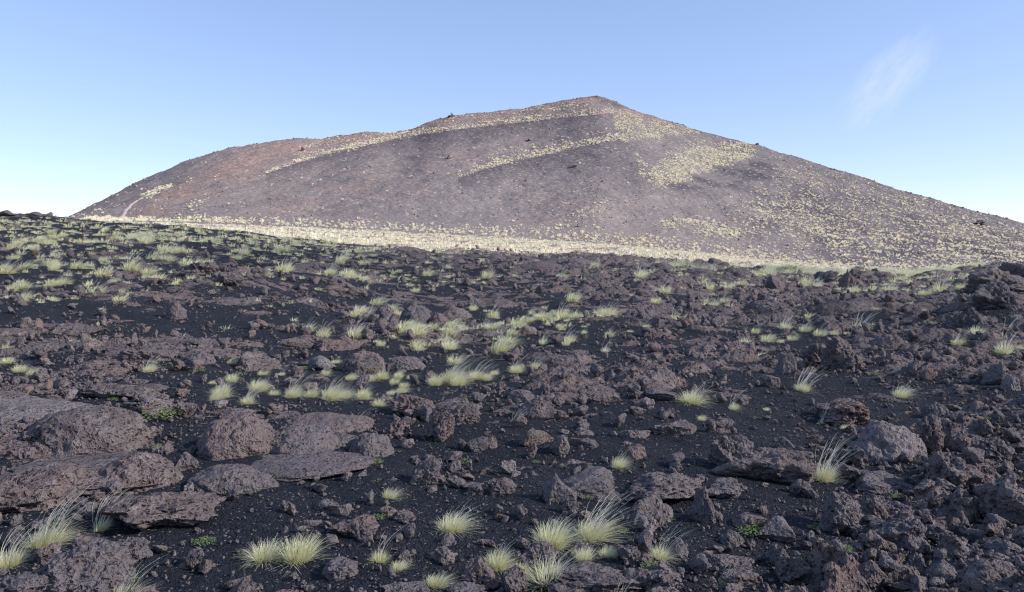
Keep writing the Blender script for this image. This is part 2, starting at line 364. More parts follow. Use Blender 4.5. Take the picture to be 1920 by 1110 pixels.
# (px, row of the base, width px, height px, kind, turn, label)
ROCKS = [
 (165, 915, 370, 46, 'mound', 12, 'broad low crust sheet on which the boulders of the left pile sit'),
 (540, 890, 330, 40, 'mound', 170, 'broad low crust sheet joining the boulders of the central pile'),
 (640, 838, 120, 44, 'mound', 40, 'low grey hump filling the gap left of the smooth grey boulder'),
 (60, 800, 300, 70, 'mound', 20, 'low smooth crust hump at the far left edge above the boulder pile'),
 (165, 845, 250, 120, 'mound', 200, 'broad domed purple-brown boulder rising behind the left boulder pile'),
 (95, 935, 240, 110, 'mound', 90, 'large rounded grey boulder at the left edge with a dark hole in its rim'),
 (255, 905, 170, 95, 'mound', 310, 'rounded brown boulder with a torn hollow on top, right end of the left pile'),
 (20, 950, 150, 75, 'clinker', 10, 'dark boulder at the left edge behind the tall wispy tussock'),
 (450, 850, 170, 110, 'mound', 140, 'biggest boulder of the central pile, pitted brown with a steep left face'),
 (435, 915, 165, 75, 'mound', 30, 'pale grey ribbed boulder at the front foot of the central pile'),
 (560, 850, 180, 75, 'mound', 250, 'reddish cracked boulder in the middle of the central pile'),
 (610, 805, 190, 50, 'mound', 0, 'long low grey crust at the back of the central pile'),
 (693, 845, 95, 62, 'mound', 80, 'smooth grey boulder at the right end of the central pile'),
 (300, 775, 80, 38, 'block', 25, 'squarish block beside the bright green moss'),
 (345, 778, 48, 36, 'block', 100, 'small cube-like block wedged in a gap right of the squarish block'),
 (352, 873, 42, 34, 'block', 15, 'lone fist-shaped rock in the gap between the two boulder piles'),
 (230, 750, 160, 42, 'slab', 5, 'flat smooth slab lying behind the left boulder pile'),
 (300, 985, 230, 100, 'clinker', 160, 'long rough slanting slab below the left boulder pile'),
 (150, 1108, 215, 140, 'clinker', 40, 'big reddish rubble boulder filling the lower left corner'),
 (25, 1120, 170, 90, 'clinker', 120, 'rubble boulder cut by the bottom left corner'),
 (235, 1035, 90, 50, 'clinker', 200, 'rough rock right of the big corner boulder'),
 (250, 1110, 90, 45, 'clinker', 260, 'dark rock at the bottom edge behind a small tussock'),
 (345, 1040, 28, 26, 'spire', 0, 'tiny pointed grey stone on the cinders at the lower left'),
 (385, 1045, 38, 34, 'block', 70, 'small brown stone next to the tiny pointed one'),
 (580, 972, 52, 18, 'slab', 40, 'flat oval stone above the crescent of tussocks'),
 (540, 946, 30, 26, 'clinker', 0, 'knobbly stone on bare cinders left of the flat oval stone'),
 (612, 942, 42, 24, 'block', 30, 'small stone right of the flat oval stone'),
 (645, 1060, 80, 42, 'clinker', 80, 'rough dark rock right of the crescent of tussocks'),
 (455, 1100, 75, 70, 'spire', 30, 'peaked brown rock at the bottom edge left of centre'),
 (530, 1112, 95, 36, 'clinker', 190, 'pale topped rock at the bottom edge beside the peaked rock'),
 (395, 1108, 60, 25, 'block', 110, 'low rock at the bottom edge left of the peaked rock'),
 (670, 998, 90, 46, 'clinker', 220, 'pair of fused rough rocks on the cinders left of the yellow tussock'),
 (730, 958, 34, 24, 'block', 12, 'small rock above the fused rough rocks'),
 (755, 968, 55, 26, 'clinker', 300, 'knobbly double rock left of the yellow tussock'),
 (825, 815, 62, 62, 'clinker', 50, 'cratered red-brown clinker standing below the tussock row'),
 (775, 775, 90, 48, 'clinker', 100, 'dark hollow clinker heap below the tussock row'),
 (745, 805, 55, 36, 'clinker', 10, 'crumbling clinker left of the cratered one'),
 (865, 788, 70, 40, 'clinker', 170, 'curled clinker right of the dark heap'),
 (850, 848, 66, 24, 'block', 60, 'low brown rock with green herbs at its foot'),
 (900, 835, 42, 30, 'block', 200, 'brown rock touching a smooth grey pebble'),
 (921, 828, 22, 26, 'mound', 20, 'smooth blue-grey pebble against the brown rock'),
 (755, 812, 14, 9, 'block', 50, 'small whitish pebble at the right end of the central pile'),
 (772, 820, 13, 10, 'mound', 150, 'round pale grey pebble beside the whitish one'),
 (790, 900, 66, 58, 'clinker', 140, 'jagged upright clinker beside bright green herbs'),
 (895, 912, 44, 26, 'clinker', 75, 'rock on open cinders in the middle of the picture'),
 (945, 915, 56, 40, 'clinker', 35, 'knobbly rock right of centre on open cinders'),
 (875, 882, 28, 15, 'block', 0, 'small flat-topped stone in the middle of the picture'),
 (912, 870, 30, 14, 'slab', 80, 'flat stone below the brown rock with the pebble'),
 (1005, 828, 74, 40, 'block', 20, 'split angular boulder on the cinders right of centre'),
 (1052, 838, 40, 42, 'clinker', 80, 'upright rough rock leaning on the split boulder'),
 (1092, 828, 56, 20, 'slab', 150, 'low slab right of the split angular boulder'),
 (1045, 925, 62, 62, 'spire', 10, 'pointed pinnacle rock on the cinders right of centre'),
 (1070, 945, 40, 34, 'clinker', 60, 'rock at the foot of the pointed pinnacle'),
 (1090, 906, 160, 48, 'slab', 185, 'long toothed crust ledge behind the pinnacle rock'),
 (1185, 812, 78, 24, 'slab', 10, 'left one of two flat pitted slabs lying end to end'),
 (1262, 808, 86, 30, 'slab', 170, 'right one of two flat pitted slabs lying end to end'),
 (1192, 850, 46, 34, 'block', 140, 'ribbed rock behind the little tussock right of centre'),
 (1113, 866, 28, 12, 'block', 10, 'small oval stone left of the little tussock'),
 (1172, 975, 74, 92, 'slab', 300, 'tilted lava plate sticking up beside the wind-bent tussocks'),
 (1240, 925, 180, 62, 'clinker', 15, 'long ragged clinker ridge right of the tilted plate'),
 (1320, 958, 50, 70, 'clinker', 95, 'craggy end block of the ragged clinker ridge'),
 (1230, 950, 36, 22, 'block', 75, 'rock held in the hollow right of the tilted plate'),
 (1355, 915, 90, 36, 'clinker', 230, 'ring of low lava crust right of the ragged ridge'),
 (1430, 890, 195, 88, 'clinker', 180, 'big clinker block with deep dark hollows right of centre'),
 (1370, 868, 90, 78, 'clinker', 270, 'craggy left end of the big hollowed clinker'),
 (1090, 1010, 46, 24, 'block', 0, 'stone half hidden among the pale tussocks'),
 (1010, 1022, 76, 44, 'clinker', 20, 'dark rock between the two pale tussocks at the bottom'),
 (1215, 1012, 34, 34, 'block', 60, 'dark block touching the round yellow tussock'),
 (1275, 1020, 42, 34, 'block', 200, 'brown rock right of the round yellow tussock'),
 (1180, 1030, 66, 38, 'clinker', 100, 'rough rock below the wind-bent tussocks'),
 (1110, 1105, 230, 76, 'clinker', 10, 'wide rubble hump at the bottom edge below the tussocks'),
 (965, 1080, 60, 62, 'block', 140, 'dark cube-like rock at the bottom beside the pale tussock'),
 (900, 1075, 80, 66, 'clinker', 120, 'rough rock at the bottom left of the dark cube-like rock'),
 (760, 1106, 90, 26, 'clinker', 190, 'low rubble at the bottom edge left of centre'),
 (870, 1112, 110, 30, 'clinker', 280, 'low rubble at the bottom edge of the middle'),
 (655, 1105, 60, 22, 'block', 80, 'low stone at the bottom edge under the rough dark rock'),
 (910, 1000, 40, 20, 'slab', 0, 'pale stone below the yellow tussock'),
 (985, 1000, 34, 26, 'block', 60, 'stone under the left pale tussock of the group'),
 (840, 1003, 34, 24, 'block', 210, 'brown stone just below the yellow tussock'),
 (760, 1030, 30, 22, 'clinker', 250, 'stone right of the small pale tussock with stray stalks'),
 (1460, 985, 70, 46, 'block', 330, 'rounded rock, right one of a pair on the right'),
 (1405, 968, 62, 34, 'block', 30, 'rounded rock, left one of a pair on the right'),
 (1374, 992, 50, 34, 'mound', 60, 'dark oval rock in front of the rounded pair'),
 (1575, 975, 86, 82, 'clinker', 10, 'tall crumbling clinker standing alone on the right'),
 (1520, 912, 30, 26, 'block', 300, 'little upright stone left of the tall crumbling clinker'),
 (1665, 845, 150, 100, 'mound', 215, 'biggest ribbed boulder of the right heap, hanging over a flat slab'),
 (1590, 780, 130, 52, 'clinker', 80, 'cracked crust behind the biggest ribbed boulder'),
 (1600, 850, 60, 40, 'clinker', 130, 'dark rock under the overhang left of the ribbed boulder'),
 (1660, 895, 130, 42, 'slab', 350, 'flat pitted slab below the biggest ribbed boulder'),
 (1592, 872, 38, 32, 'block', 10, 'reddish rock right of the tussock with long stalks'),
 (1752, 768, 58, 34, 'mound', 20, 'oval ribbed boulder lying behind the right heap'),
 (1740, 830, 66, 72, 'clinker', 200, 'craggy dark rock right of the biggest ribbed boulder'),
 (1780, 905, 110, 80, 'clinker', 260, 'spongy clinker boulder below the craggy dark rock'),
 (1870, 860, 90, 62, 'clinker', 30, 'porous rock at the right edge'),
 (1845, 905, 80, 40, 'clinker', 120, 'spiky low rock right of the spongy boulder'),
 (1900, 960, 120, 110, 'clinker', 170, 'rugged rock mass at the right edge'),
 (1735, 905, 40, 52, 'spire', 60, 'wedge-shaped stone at the foot of the spongy boulder'),
 (1800, 925, 60, 28, 'clinker', 310, 'low knobbly rock in the hollow on the right'),
 (1690, 1005, 105, 76, 'clinker', 140, 'jagged rock with a shadowed gap on its left'),
 (1625, 985, 60, 34, 'clinker', 15, 'rock left of the jagged one with the gap'),
 (1640, 955, 60, 56, 'clinker', 95, 'rock at the upper rim of the shadowed gap'),
 (1627, 1072, 66, 60, 'block', 230, 'broad flat-faced rock near the bottom right'),
 (1717, 1042, 46, 46, 'clinker', 0, 'round bubbly rock near the bottom right'),
 (1770, 1062, 72, 54, 'mound', 300, 'smooth round boulder near the bottom right'),
 (1685, 1078, 56, 28, 'block', 70, 'square-cut rock right of the flat-faced rock'),
 (1860, 1115, 150, 92, 'mound', 100, 'large smooth dark boulder in the bottom right corner'),
 (1890, 1020, 70, 50, 'block', 45, 'pale topped boulder at the right edge above the corner boulder'),
 (1760, 985, 70, 40, 'clinker', 65, 'knobbly rock above the smooth round boulder'),
 (1625, 1110, 90, 26, 'slab', 95, 'low slab at the bottom edge on the right'),
 (1720, 1105, 46, 38, 'clinker', 40, 'clinker at the bottom edge under the bubbly rock'),
 (1492, 1072, 86, 66, 'clinker', 310, 'large split rock among green herbs on the right'),
 (1545, 1080, 50, 56, 'clinker', 25, 'broken rock right of the large split rock'),
 (1458, 1030, 50, 46, 'clinker', 190, 'rock just above the large split rock'),
 (1535, 1030, 46, 40, 'block', 160, 'rock above the broken rock'),
 (1360, 1035, 104, 24, 'slab', 345, 'long flat slab with a thin dry stalk beside it'),
 (1390, 1068, 84, 36, 'slab', 20, 'domed slab below the long flat slab'),
 (1225, 1096, 34, 26, 'block', 0, 'stone at the bottom edge right of the little yellow tuft'),
 (1520, 780, 0, 0, 'block', 0, ''),
 (1470, 705, 44, 46, 'block', 120, 'dark block behind the tussock with long bent stalks'),
 (1445, 722, 34, 26, 'block', 30, 'pale grey block left of the tussock with long bent stalks'),
 (1575, 690, 80, 70, 'clinker', 200, 'tall rugged crag beyond the boulders on the right'),
 (1530, 675, 70, 44, 'clinker', 60, 'dark crag left of the tall rugged crag'),
 (1710, 705, 60, 30, 'slab', 15, 'smooth tilted slab beyond the right heap'),
 (1860, 715, 50, 44, 'block', 70, 'cleft block near the right edge in the middle distance'),
 (1893, 722, 32, 30, 'mound', 10, 'rounded stone right of the cleft block'),
 (985, 742, 60, 24, 'block', 60, 'dark boulder in the low crust right of the tussock row'),
 (1130, 752, 66, 24, 'slab', 35, 'ribbed flat rock on the open cinders'),
 (1045, 752, 30, 22, 'spire', 70, 'small leaning stone left of the ribbed flat rock'),
 (1350, 785, 50, 20, 'block', 80, 'rock behind the bright tussock right of centre'),
 (1240, 750, 60, 26, 'block', 10, 'brown rock left of the bright tussock right of centre'),
 (327, 586, 40, 34, 'mound', 0, 'dark dome-shaped rock among small tussocks on the left'),
 (780, 600, 66, 38, 'mound', 60, 'rounded dark boulder at the far end of the hollow, right of its twin'),
 (725, 602, 44, 34, 'mound', 170, 'smaller rounded boulder left of the dark one'),
 (850, 588, 76, 28, 'mound', 250, 'broad low boulder behind the far tussock row'),
 (822, 602, 40, 22, 'mound', 100, 'half-round stone at the head of the far tussock row'),
 (1595, 541, 42, 44, 'spire', 0, 'dark pointed pinnacle on the far edge of the field'),
 (1552, 532, 50, 26, 'clinker', 50, 'ragged outcrop left of the dark pinnacle'),
 (1705, 545, 34, 24, 'spire', 90, 'small pinnacle on the far edge right of the larger one'),
 (1010, 508, 110, 24, 'mound', 10, 'dark low ledge on the far edge of the field'),
 (1060, 497, 120, 18, 'mound', 10, 'flat crust on the far edge right of the dark ledge'),
 (1310, 518, 110, 28, 'mound', 185, 'long dark outcrop on the far skyline of the field'),
 (1240, 508, 70, 18, 'mound', 5, 'smooth far crust left of the long dark outcrop'),
 (1460, 545, 42, 34, 'block', 40, 'steep dark block in front of the far grass strip'),
 (1870, 545, 110, 50, 'clinker', 130, 'dark rubble bank on the right skyline'),
 (1820, 610, 120, 56, 'slab', 30, 'tilted stack of lava plates near the right edge'),
 (1870, 590, 100, 56, 'clinker', 220, 'dark crag at the right edge of the middle distance'),
 (1905, 530, 70, 40, 'clinker', 300, 'black rock on the skyline at the right edge'),
 (0, 500, 0, 0, 'block', 0, ''),
 (555, 640, 80, 26, 'block', 15, 'rounded crust block left of the overhanging ledge'),
 (620, 645, 130, 30, 'slab', 10, 'overhanging crust ledge in the hollow left of centre'),
 (595, 672, 70, 30, 'block', 200, 'broad rock under the overhanging crust ledge'),
 (680, 680, 90, 44, 'mound', 60, 'dark crust bluff behind the tussocks left of centre'),
 (760, 675, 80, 26, 'mound', 100, 'smooth low crust right of the dark bluff'),
 (485, 680, 100, 40, 'slab', 20, 'cracked crust mound in the left middle distance'),
 (375, 675, 60, 26, 'mound', 220, 'rounded flat rock left of the cracked crust mound'),
 (280, 668, 110, 30, 'slab', 190, 'wide flat crust plate in the left middle distance'),
 (365, 635, 80, 22, 'slab', 0, 'smooth pale slab behind the wide flat crust plate'),
 (435, 540, 50, 26, 'clinker', 10, 'far rocky knoll among the small tussocks left of centre'),
 (385, 520, 90, 34, 'clinker', 100, 'reddish far outcrop above the rocky knoll'),
 (130, 612, 130, 30, 'slab', 5, 'low cracked crust ridge at the left below the tussock slope'),
]
# (px, base row, width px, stalks 0-4, stalk length factor, label)
TUFTS = [
 (75, 1012, 85, 4, 1.3, 'tall wispy tussock with many long bent stalks beside the big lower-left boulder'),
 (8, 1045, 60, 3, 1.3, 'tussock of thin pale stalks cut by the left edge'),
 (186, 978, 34, 3, 1.9, 'slim upright tuft of yellow stalks between two boulders at the lower left'),
 (225, 1100, 70, 1, 1.2, 'low tussock at the bottom edge right of the lower-left boulder'),
 (492, 1022, 78, 2, .7, 'taller left half of the crescent-shaped tussock pair'),
 (556, 1028, 84, 0, 1, 'lower right half of the crescent-shaped tussock pair'),
 (846, 978, 68, 2, .8, 'single round yellow tussock on bare cinders in the middle foreground'),
 (1030, 1068, 90, 3, .85, 'large pale tussock nearest the bottom, leaning right'),
 (1035, 1000, 84, 1, .8, 'pale tussock at the top left of the foreground group'),
 (1112, 988, 80, 4, 1.05, 'tussock of the foreground group with the longest wind-bent stalks'),
 (1140, 1018, 42, 0, 1, 'straw-coloured tussock at the right end of the foreground group'),
 (1096, 1024, 44, 0, 1, 'small tussock with grey dead base in the middle of the foreground group'),
 (932, 1038, 58, 1, .9, 'thin sparse tussock left of the foreground group'),
 (974, 1042, 46, 1, .6, 'low thin tussock between the dark rock and the foreground group'),
 (1240, 1024, 48, 2, 1.3, 'round yellow-green tussock with a few upright stalks right of the foreground group'),
 (710, 1030, 38, 1, 1.5, 'little green tussock with one long stray stalk'),
 (746, 1044, 36, 0, 1, 'flat bright green tuft left of the foreground group'),
 (815, 1077, 52, 0, 1, 'low pale tussock near the bottom edge left of centre'),
 (729, 921, 36, 1, .5, 'small whitish tussock on bare cinders left of centre'),
 (1160, 864, 34, 1, 1.0, 'little grey-based tussock beside the ribbed rock'),
 (1550, 872, 52, 4, 1.3, 'bright tussock with very long stalks bent right beside the right boulder heap'),
 (1549, 776, 26, 2, 1.5, 'small tussock with dark stalks left of the cracked crust'),
 (1300, 753, 56, 4, .8, 'wide yellow tussock with wind-swept stalks right of centre'),
 (1375, 760, 22, 1, 1.7, 'tiny tuft with two crossing stalks right of the wide yellow tussock'),
 (1438, 757, 15, 0, 1, 'tiny yellow tuft alone on the cinders right of centre'),
 (1507, 724, 34, 4, 1.5, 'tussock with a plume of long white stalks bent right'),
 (1692, 731, 36, 1, .9, 'squat yellow tussock beyond the right boulder heap'),
 (1316, 777, 20, 0, 1, 'tiny green tuft just below the wide yellow tussock'),
 (1357, 1061, 26, 1, 1.9, 'small round green tuft with one tall stalk near the bottom'),
 (1418, 1090, 24, 0, 1, 'small green tuft on the domed slab near the bottom'),
 (1345, 1104, 28, 0, 1, 'small pale tuft at the bottom edge right of centre'),
 (1163, 1108, 34, 1, 1.3, 'yellow-green tuft at the bottom edge with thin curved stalks'),
 (1484, 1090, 20, 0, 1, 'small green tuft under the large split rock'),
 (1589, 792, 26, 0, 1, 'pale green tuft against the biggest ribbed boulder'),
 (968, 784, 24, 3, 1.2, 'dry spread-out tuft of stalks lying on a small rock'),
 (670, 786, 18, 1, 2.2, 'thin green tuft with two tall stalks behind the central pile'),
 (848, 702, 56, 4, 1.0, 'tallest tussock of the row in the middle of the picture'),
 (815, 706, 36, 0, 1, 'low tussock at the left foot of the tallest one in the row'),
 (858, 708, 40, 1, .8, 'pale tussock right in front of the tallest one in the row'),
 (892, 697, 40, 3, 1.1, 'tussock with fanned stalks at the right of the row'),
 (912, 700, 24, 1, 1, 'small tussock at the right end of the row'),
 (926, 692, 18, 0, 1, 'tiny round tuft past the right end of the row'),
 (966, 690, 32, 1, 1.1, 'tussock right of the row beside low crust'),
 (1004, 684, 26, 3, 1.0, 'tussock with stalks leaning over the low crust'),
 (690, 692, 34, 0, 1, 'left one of two blunt tussocks under the dark bluff'),
 (716, 691, 30, 0, 1, 'right one of two blunt tussocks under the dark bluff'),
 (745, 690, 22, 2, 1.1, 'tussock right of the two blunt ones'),
 (738, 700, 22, 0, 1, 'low tuft below the two blunt tussocks'),
 (769, 692, 20, 0, 1, 'round tuft between the bluff and the row'),
 (756, 705, 22, 0, 1, 'low round tuft left of the row in the middle'),
 (752, 718, 26, 0, 1, 'pale tuft in the slanting chain of tufts'),
 (733, 724, 26, 0, 1, 'flat tuft in the slanting chain of tufts below the bluff'),
 (683, 721, 22, 3, 1.1, 'star-shaped tuft of dry stalks right of the wide pale tussocks'),
 (680, 737, 34, 0, 1, 'flat yellow tuft at the lower right of the tuft chain'),
 (709, 752, 28, 1, .6, 'lowest pale tuft of the chain above the clinker heap'),
 (727, 738, 20, 0, 1, 'small tuft beside the lowest of the chain'),
 (617, 744, 46, 3, .8, 'widest pale tussock left of the tuft chain'),
 (643, 732, 34, 2, .9, 'pale tussock right behind the widest one left of the chain'),
 (545, 741, 38, 2, 1.1, 'fluffy pale tussock right of the flat-topped tussocks'),
 (580, 734, 34, 2, .9, 'pale tussock between the fluffy and the widest one'),
 (512, 734, 24, 0, 1, 'low pale tuft left of the fluffy tussock'),
 (480, 727, 44, 1, .6, 'broad flat tussock behind the central pile'),
 (488, 722, 30, 0, 1, 'low tussock merging with the broad flat one'),
 (412, 738, 42, 3, .9, 'bushy tussock with wild white stalks behind the central pile'),
 (402, 745, 30, 3, 1.0, 'leaning spray of stalks at the left of the bushy tussock'),
 (432, 706, 26, 0, 1, 'round dense tussock above the bushy one'),
 (398, 712, 18, 1, .7, 'small whitish tuft left of the round dense tussock'),
 (462, 752, 30, 4, 1.2, 'bundle of bare white stalks sprouting behind the biggest central boulder'),
 (628, 662, 20, 2, .9, 'pale tussock in the gap right of the crust ledge'),
 (655, 688, 26, 1, .8, 'green-based tussock in the shadow of the dark bluff'),
 (608, 684, 20, 0, 1, 'small tuft left of the dark bluff'),
 (526, 688, 16, 1, 1.6, 'tiny green tuft with one stalk on open cinders left of centre'),
 (490, 689, 22, 0, 1, 'flat yellow tuft below the cracked crust mound'),
 (434, 675, 24, 0, 1, 'dull green tussock right of the rounded flat rock'),
 (275, 692, 28, 3, 1.1, 'tuft with sideways dry stalks on the left'),
 (32, 684, 30, 2, .8, 'upright tussock at the left edge above the crust hump'),
 (56, 690, 26, 1, .8, 'tussock right of the upright one at the left edge'),
 (10, 668, 30, 2, .6, 'fuzzy tussock at the left edge beyond the crust hump'),
 (8, 635, 26, 1, .8, 'pale green tussock at the left edge in the middle distance'),
 (186, 593, 20, 2, .9, 'small tussock with slanting stalks on the left cinders'),
 (178, 622, 24, 0, 1, 'yellow oval tussock on the left cinders'),
 (135, 625, 22, 0, 1, 'flat pale tussock left of the yellow oval one'),
 (1616, 622, 38, 4, 1.2, 'rounded tussock with dark wind-bent stalks in the right middle distance'),
 (1512, 626, 30, 3, .9, 'white feathery tussock left of the rounded one'),
 (1474, 622, 28, 3, 1.3, 'green tussock with stalks left of the feathery one'),
 (1465, 636, 18, 0, 1, 'tiny yellow tuft at the left of the right-hand chain'),
 (1486, 635, 24, 0, 1, 'low pale tuft below the green stalked tussock'),
 (1400, 638, 32, 0, 1, 'flat pale tussock at the left end of the right-hand chain'),
 (1417, 626, 22, 2, 1, 'small round tussock above the flat pale one'),
 (1440, 634, 34, 0, 1, 'long low tussock in the right-hand chain'),
 (1540, 632, 34, 2, 1.1, 'yellow tussock with faint stalks in the right-hand chain'),
 (1566, 632, 20, 2, 1.1, 'small tussock right of the yellow one in the chain'),
 (1588, 630, 14, 0, 1, 'small tuft at the right end of the right-hand chain'),
 (1430, 660, 24, 2, .8, 'low tussock below the right-hand chain'),
 (1222, 684, 28, 0, 1, 'flat green tussock alone on cinders right of centre'),
 (1726, 634, 26, 1, .9, 'low pale tussock in the right middle distance'),
 (1712, 632, 18, 0, 1, 'tiny tuft beside the low pale tussock on the right'),
 (1835, 629, 36, 1, .9, 'wide flat tussock near the right edge'),
 (1890, 658, 44, 4, 1.0, 'dense tussock with swept stalks at the right edge'),
 (1798, 645, 28, 3, 1.1, 'thin tussock with radiating stalks on the right'),
 (1895, 618, 26, 3, 1.5, 'spray of stalks above the dense tussock at the right edge'),
 (1918, 648, 24, 2, 1.2, 'tussock cut by the right edge'),
 (1752, 600, 14, 0, 1, 'tiny green tuft before the tilted plates'),
 (1765, 548, 34, 4, 1.0, 'feathery tussock left of the tilted plates near the far grass strip'),
 (1018, 637, 22, 3, 1.2, 'upright tussock beside a dark rock below the far tussock row'),
 (1061, 640, 22, 1, 1.4, 'tussock with one leaning stalk on open cinders below the far row'),
 (1135, 652, 18, 3, 1.3, 'small tussock with stalks fanned over low crust'),
 (1142, 626, 22, 2, .9, 'tussock at the right below the far tussock row'),
 (1095, 620, 14, 2, .9, 'little tuft between crust and cinders below the far row'),
 (1050, 611, 22, 0, 1, 'dense low tussock right under the far row'),
 (1240, 598, 14, 0, 1, 'small tuft right of the far tussock row'),
 (1266, 598, 26, 3, 1.2, 'wide tussock with dark stalks right of the far tussock row'),
 (1286, 598, 22, 2, .9, 'tussock at the right of the dark-stalked one'),
 (1300, 596, 20, 3, 1.3, 'tussock with long stalks leaning right, right of the far row'),
 (1212, 615, 18, 2, 1.1, 'small pale tussock on the crust right of the far row'),
 (1346, 600, 18, 2, 1.0, 'pale tuft on dark crust right of centre'),
 (665, 596, 28, 4, .9, 'tussock with stalks standing before rounded boulders'),
 (695, 598, 30, 4, 1.1, 'bush of upright white stalks left of the rounded boulders'),
 (886, 577, 20, 4, 1.2, 'sprig of white stalks behind the half-round stone'),
 (705, 634, 18, 1, .8, 'pointed tuft left of the yellow tussock pair'),
]
# ------------------------------------------------------------------ picking points on the land from the photograph
_Ys = np.concatenate([np.geomspace(3.2, 70, 900), np.geomspace(70.2, 195, 400)])
def unproj(px, row):
    x = (px - 960) / F * _Ys; z = ground(x, _Ys)
    rr = rowof(z + .10, _Ys)
    i = np.argmax(rr <= row) if (rr <= row).any() else len(_Ys) - 1
    return float(x[i]), float(_Ys[i])
def unproj_cone(px, row):
    Y = np.linspace(197, float(L(T_rd, px)), 500); rr = rowof(cone(np.full(500, px), Y), Y)
    i = np.argmax(rr <= row) if (rr <= row).any() else 499
    return (px - 960) / F * Y[i], Y[i]

# ground kept clear (buried in cinders) round the tussocks and boulders placed one by one
_sx = np.linspace(-100, 2020, 1400); _sy = np.linspace(math.log(3.2), math.log(75), 1100); SUP = np.zeros((1100, 1400), f4)
def suppress(x, y, rad, amp):
    px = 960 + F * x / y; rp = rad / y * F * 2.6; rl = rad / y * 2.6
    a, b = np.searchsorted(_sx, [px - rp, px + rp]); c, d = np.searchsorted(_sy, [math.log(max(y - rad * 2.6, 3.21)), math.log(y + rad * 2.6)])
    if b <= a or d <= c: return
    YY = np.exp(_sy[c:d])[:, None]; XX = (_sx[a:b][None] - 960) / F * YY
    SUP[c:d, a:b] = np.maximum(SUP[c:d, a:b], amp * np.exp(-(((XX - x) ** 2 + (YY - y) ** 2) / rad ** 2) ** 1.5))
for (px, row, wp, st, sl, lab) in TUFTS:
    x_, y_ = unproj(px, row); suppress(x_, y_, max(wp / F * y_ * .75, .12), 1.6)
for (px, row, wp, hp, kd, turn, lab) in ROCKS:
    if wp: x_, y_ = unproj(px, row); suppress(x_, y_ - wp / F * y_ * .15, wp / F * y_ * .62, .05 if kd == 'mound' and wp > 90 else .6)
def supp(x, y):
    ly = np.log(np.maximum(y, 3.2)); px = 960 + F * x / np.maximum(y, 3.2)
    i = np.clip(((ly - _sy[0]) / (_sy[1] - _sy[0])).astype(int), 0, 1099); j = np.clip(((px - _sx[0]) / (_sx[1] - _sx[0])).astype(int), 0, 1399)
    return SUP[i, j] * (y > 3.2) * (px > -100) * (px < 2020)
# ------------------------------------------------------------------ lava field
def build_ground():
    az_in = np.linspace(R(-43), R(43), 1660)
    az_out = np.linspace(R(43), R(317), 130)[1:-1]
    az = np.concatenate([az_in, az_out]); nc = len(az)
    rr = [.02, .8, 1.5, 2.2, 2.8, 3.2]; r = 3.45
    while r < 90: rr.append(r); r *= 1.0021 if r < 60 else 1.004
    while r < 215: rr.append(r); r *= 1.006
    while r < 9000: rr.append(r); r *= 1.12
    rr = np.array(rr)
    Rg, A = np.meshgrid(rr, az, indexing='ij')
    x = (Rg * np.sin(A)).ravel(); y = (Rg * np.cos(A)).ravel()
    z, lava, dn = terrain(x, y, 'all')
    Y = np.maximum(y, 1)
    # relief only where it can be resolved
    rad = Rg.ravel()
    outside = sstep(R(43), R(56), np.abs(np.where(A.ravel() > np.pi, A.ravel() - 2 * np.pi, A.ravel())))
    zs = ground(x, y)
    k = np.maximum(sstep(190, 260, rad), outside * .8)
    z = z * (1 - k) + zs * k
    z = z - sstep(205, 260, Y) * 3.0 * (y > 0)
    lava = lava * (1 - outside * .9)
    pale = sstep(72, 95, y) * (1 - sstep(1500, 3000, rad)) * .8
    print('ground verts', len(x))
    me = mesh_np('lava_field', np.stack([x, y, z], 1), grid_faces(len(rr), nc, True)[:, ::-1], {'lava': lava, 'pale': pale}, M_ground)
    link('ground', me, 'black cinder ground with brown lava crust running up to the foot of the cone', kind='structure')
build_ground()

# ------------------------------------------------------------------ volcanic cone
def poly_mask(px, row, P, soft=4.0):
    """soft inside test of a polygon given in photo pixels"""
    P = np.array(P, float); ins = np.zeros(px.shape, bool); dist = np.full(px.shape, 1e9)
    for i in range(len(P)):
        x1, y1 = P[i]; x2, y2 = P[(i + 1) % len(P)]
        c = ((y1 > row) != (y2 > row)) & (px < (x2 - x1) * (row - y1) / (y2 - y1 + 1e-9) + x1); ins ^= c
        t = np.clip(((px - x1) * (x2 - x1) + (row - y1) * (y2 - y1)) / ((x2 - x1) ** 2 + (y2 - y1) ** 2 + 1e-9), 0, 1)
        dist = np.minimum(dist, np.hypot(px - x1 - t * (x2 - x1), row - y1 - t * (y2 - y1)))
    s = np.where(ins, dist, -dist)
    return np.clip(s / soft * .5 + .5, 0, 1)
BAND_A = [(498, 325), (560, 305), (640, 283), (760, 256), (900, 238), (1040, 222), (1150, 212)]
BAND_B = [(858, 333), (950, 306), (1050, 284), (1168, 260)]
def line_off(px, row, B):
    xs, ys = zip(*B); return np.interp(px, xs, ys) - row, (px > xs[0]) & (px < xs[-1])
def cone_relief(x, Y, px):
    n = .45 * fbm2(x / 9, Y / 9, 3, 301) + .12 * fbm2(x / 1.3, Y / 1.3, 3, 305)
    g = 1.3 * fbm2((x - .25 * Y) / 38, (Y + .2 * x) / 60, 2, 311)           # broad shallow gullies
    t = sstep(196, 225, Y)
    rdg = L(T_rd, px)
    return n * t + g * t * np.clip((rdg - Y) / 40, 0, 1)
def cone_z(px, Y):
    x = (px - 960) / F * Y
    return cone(px, Y) + cone_relief(x, Y, px)
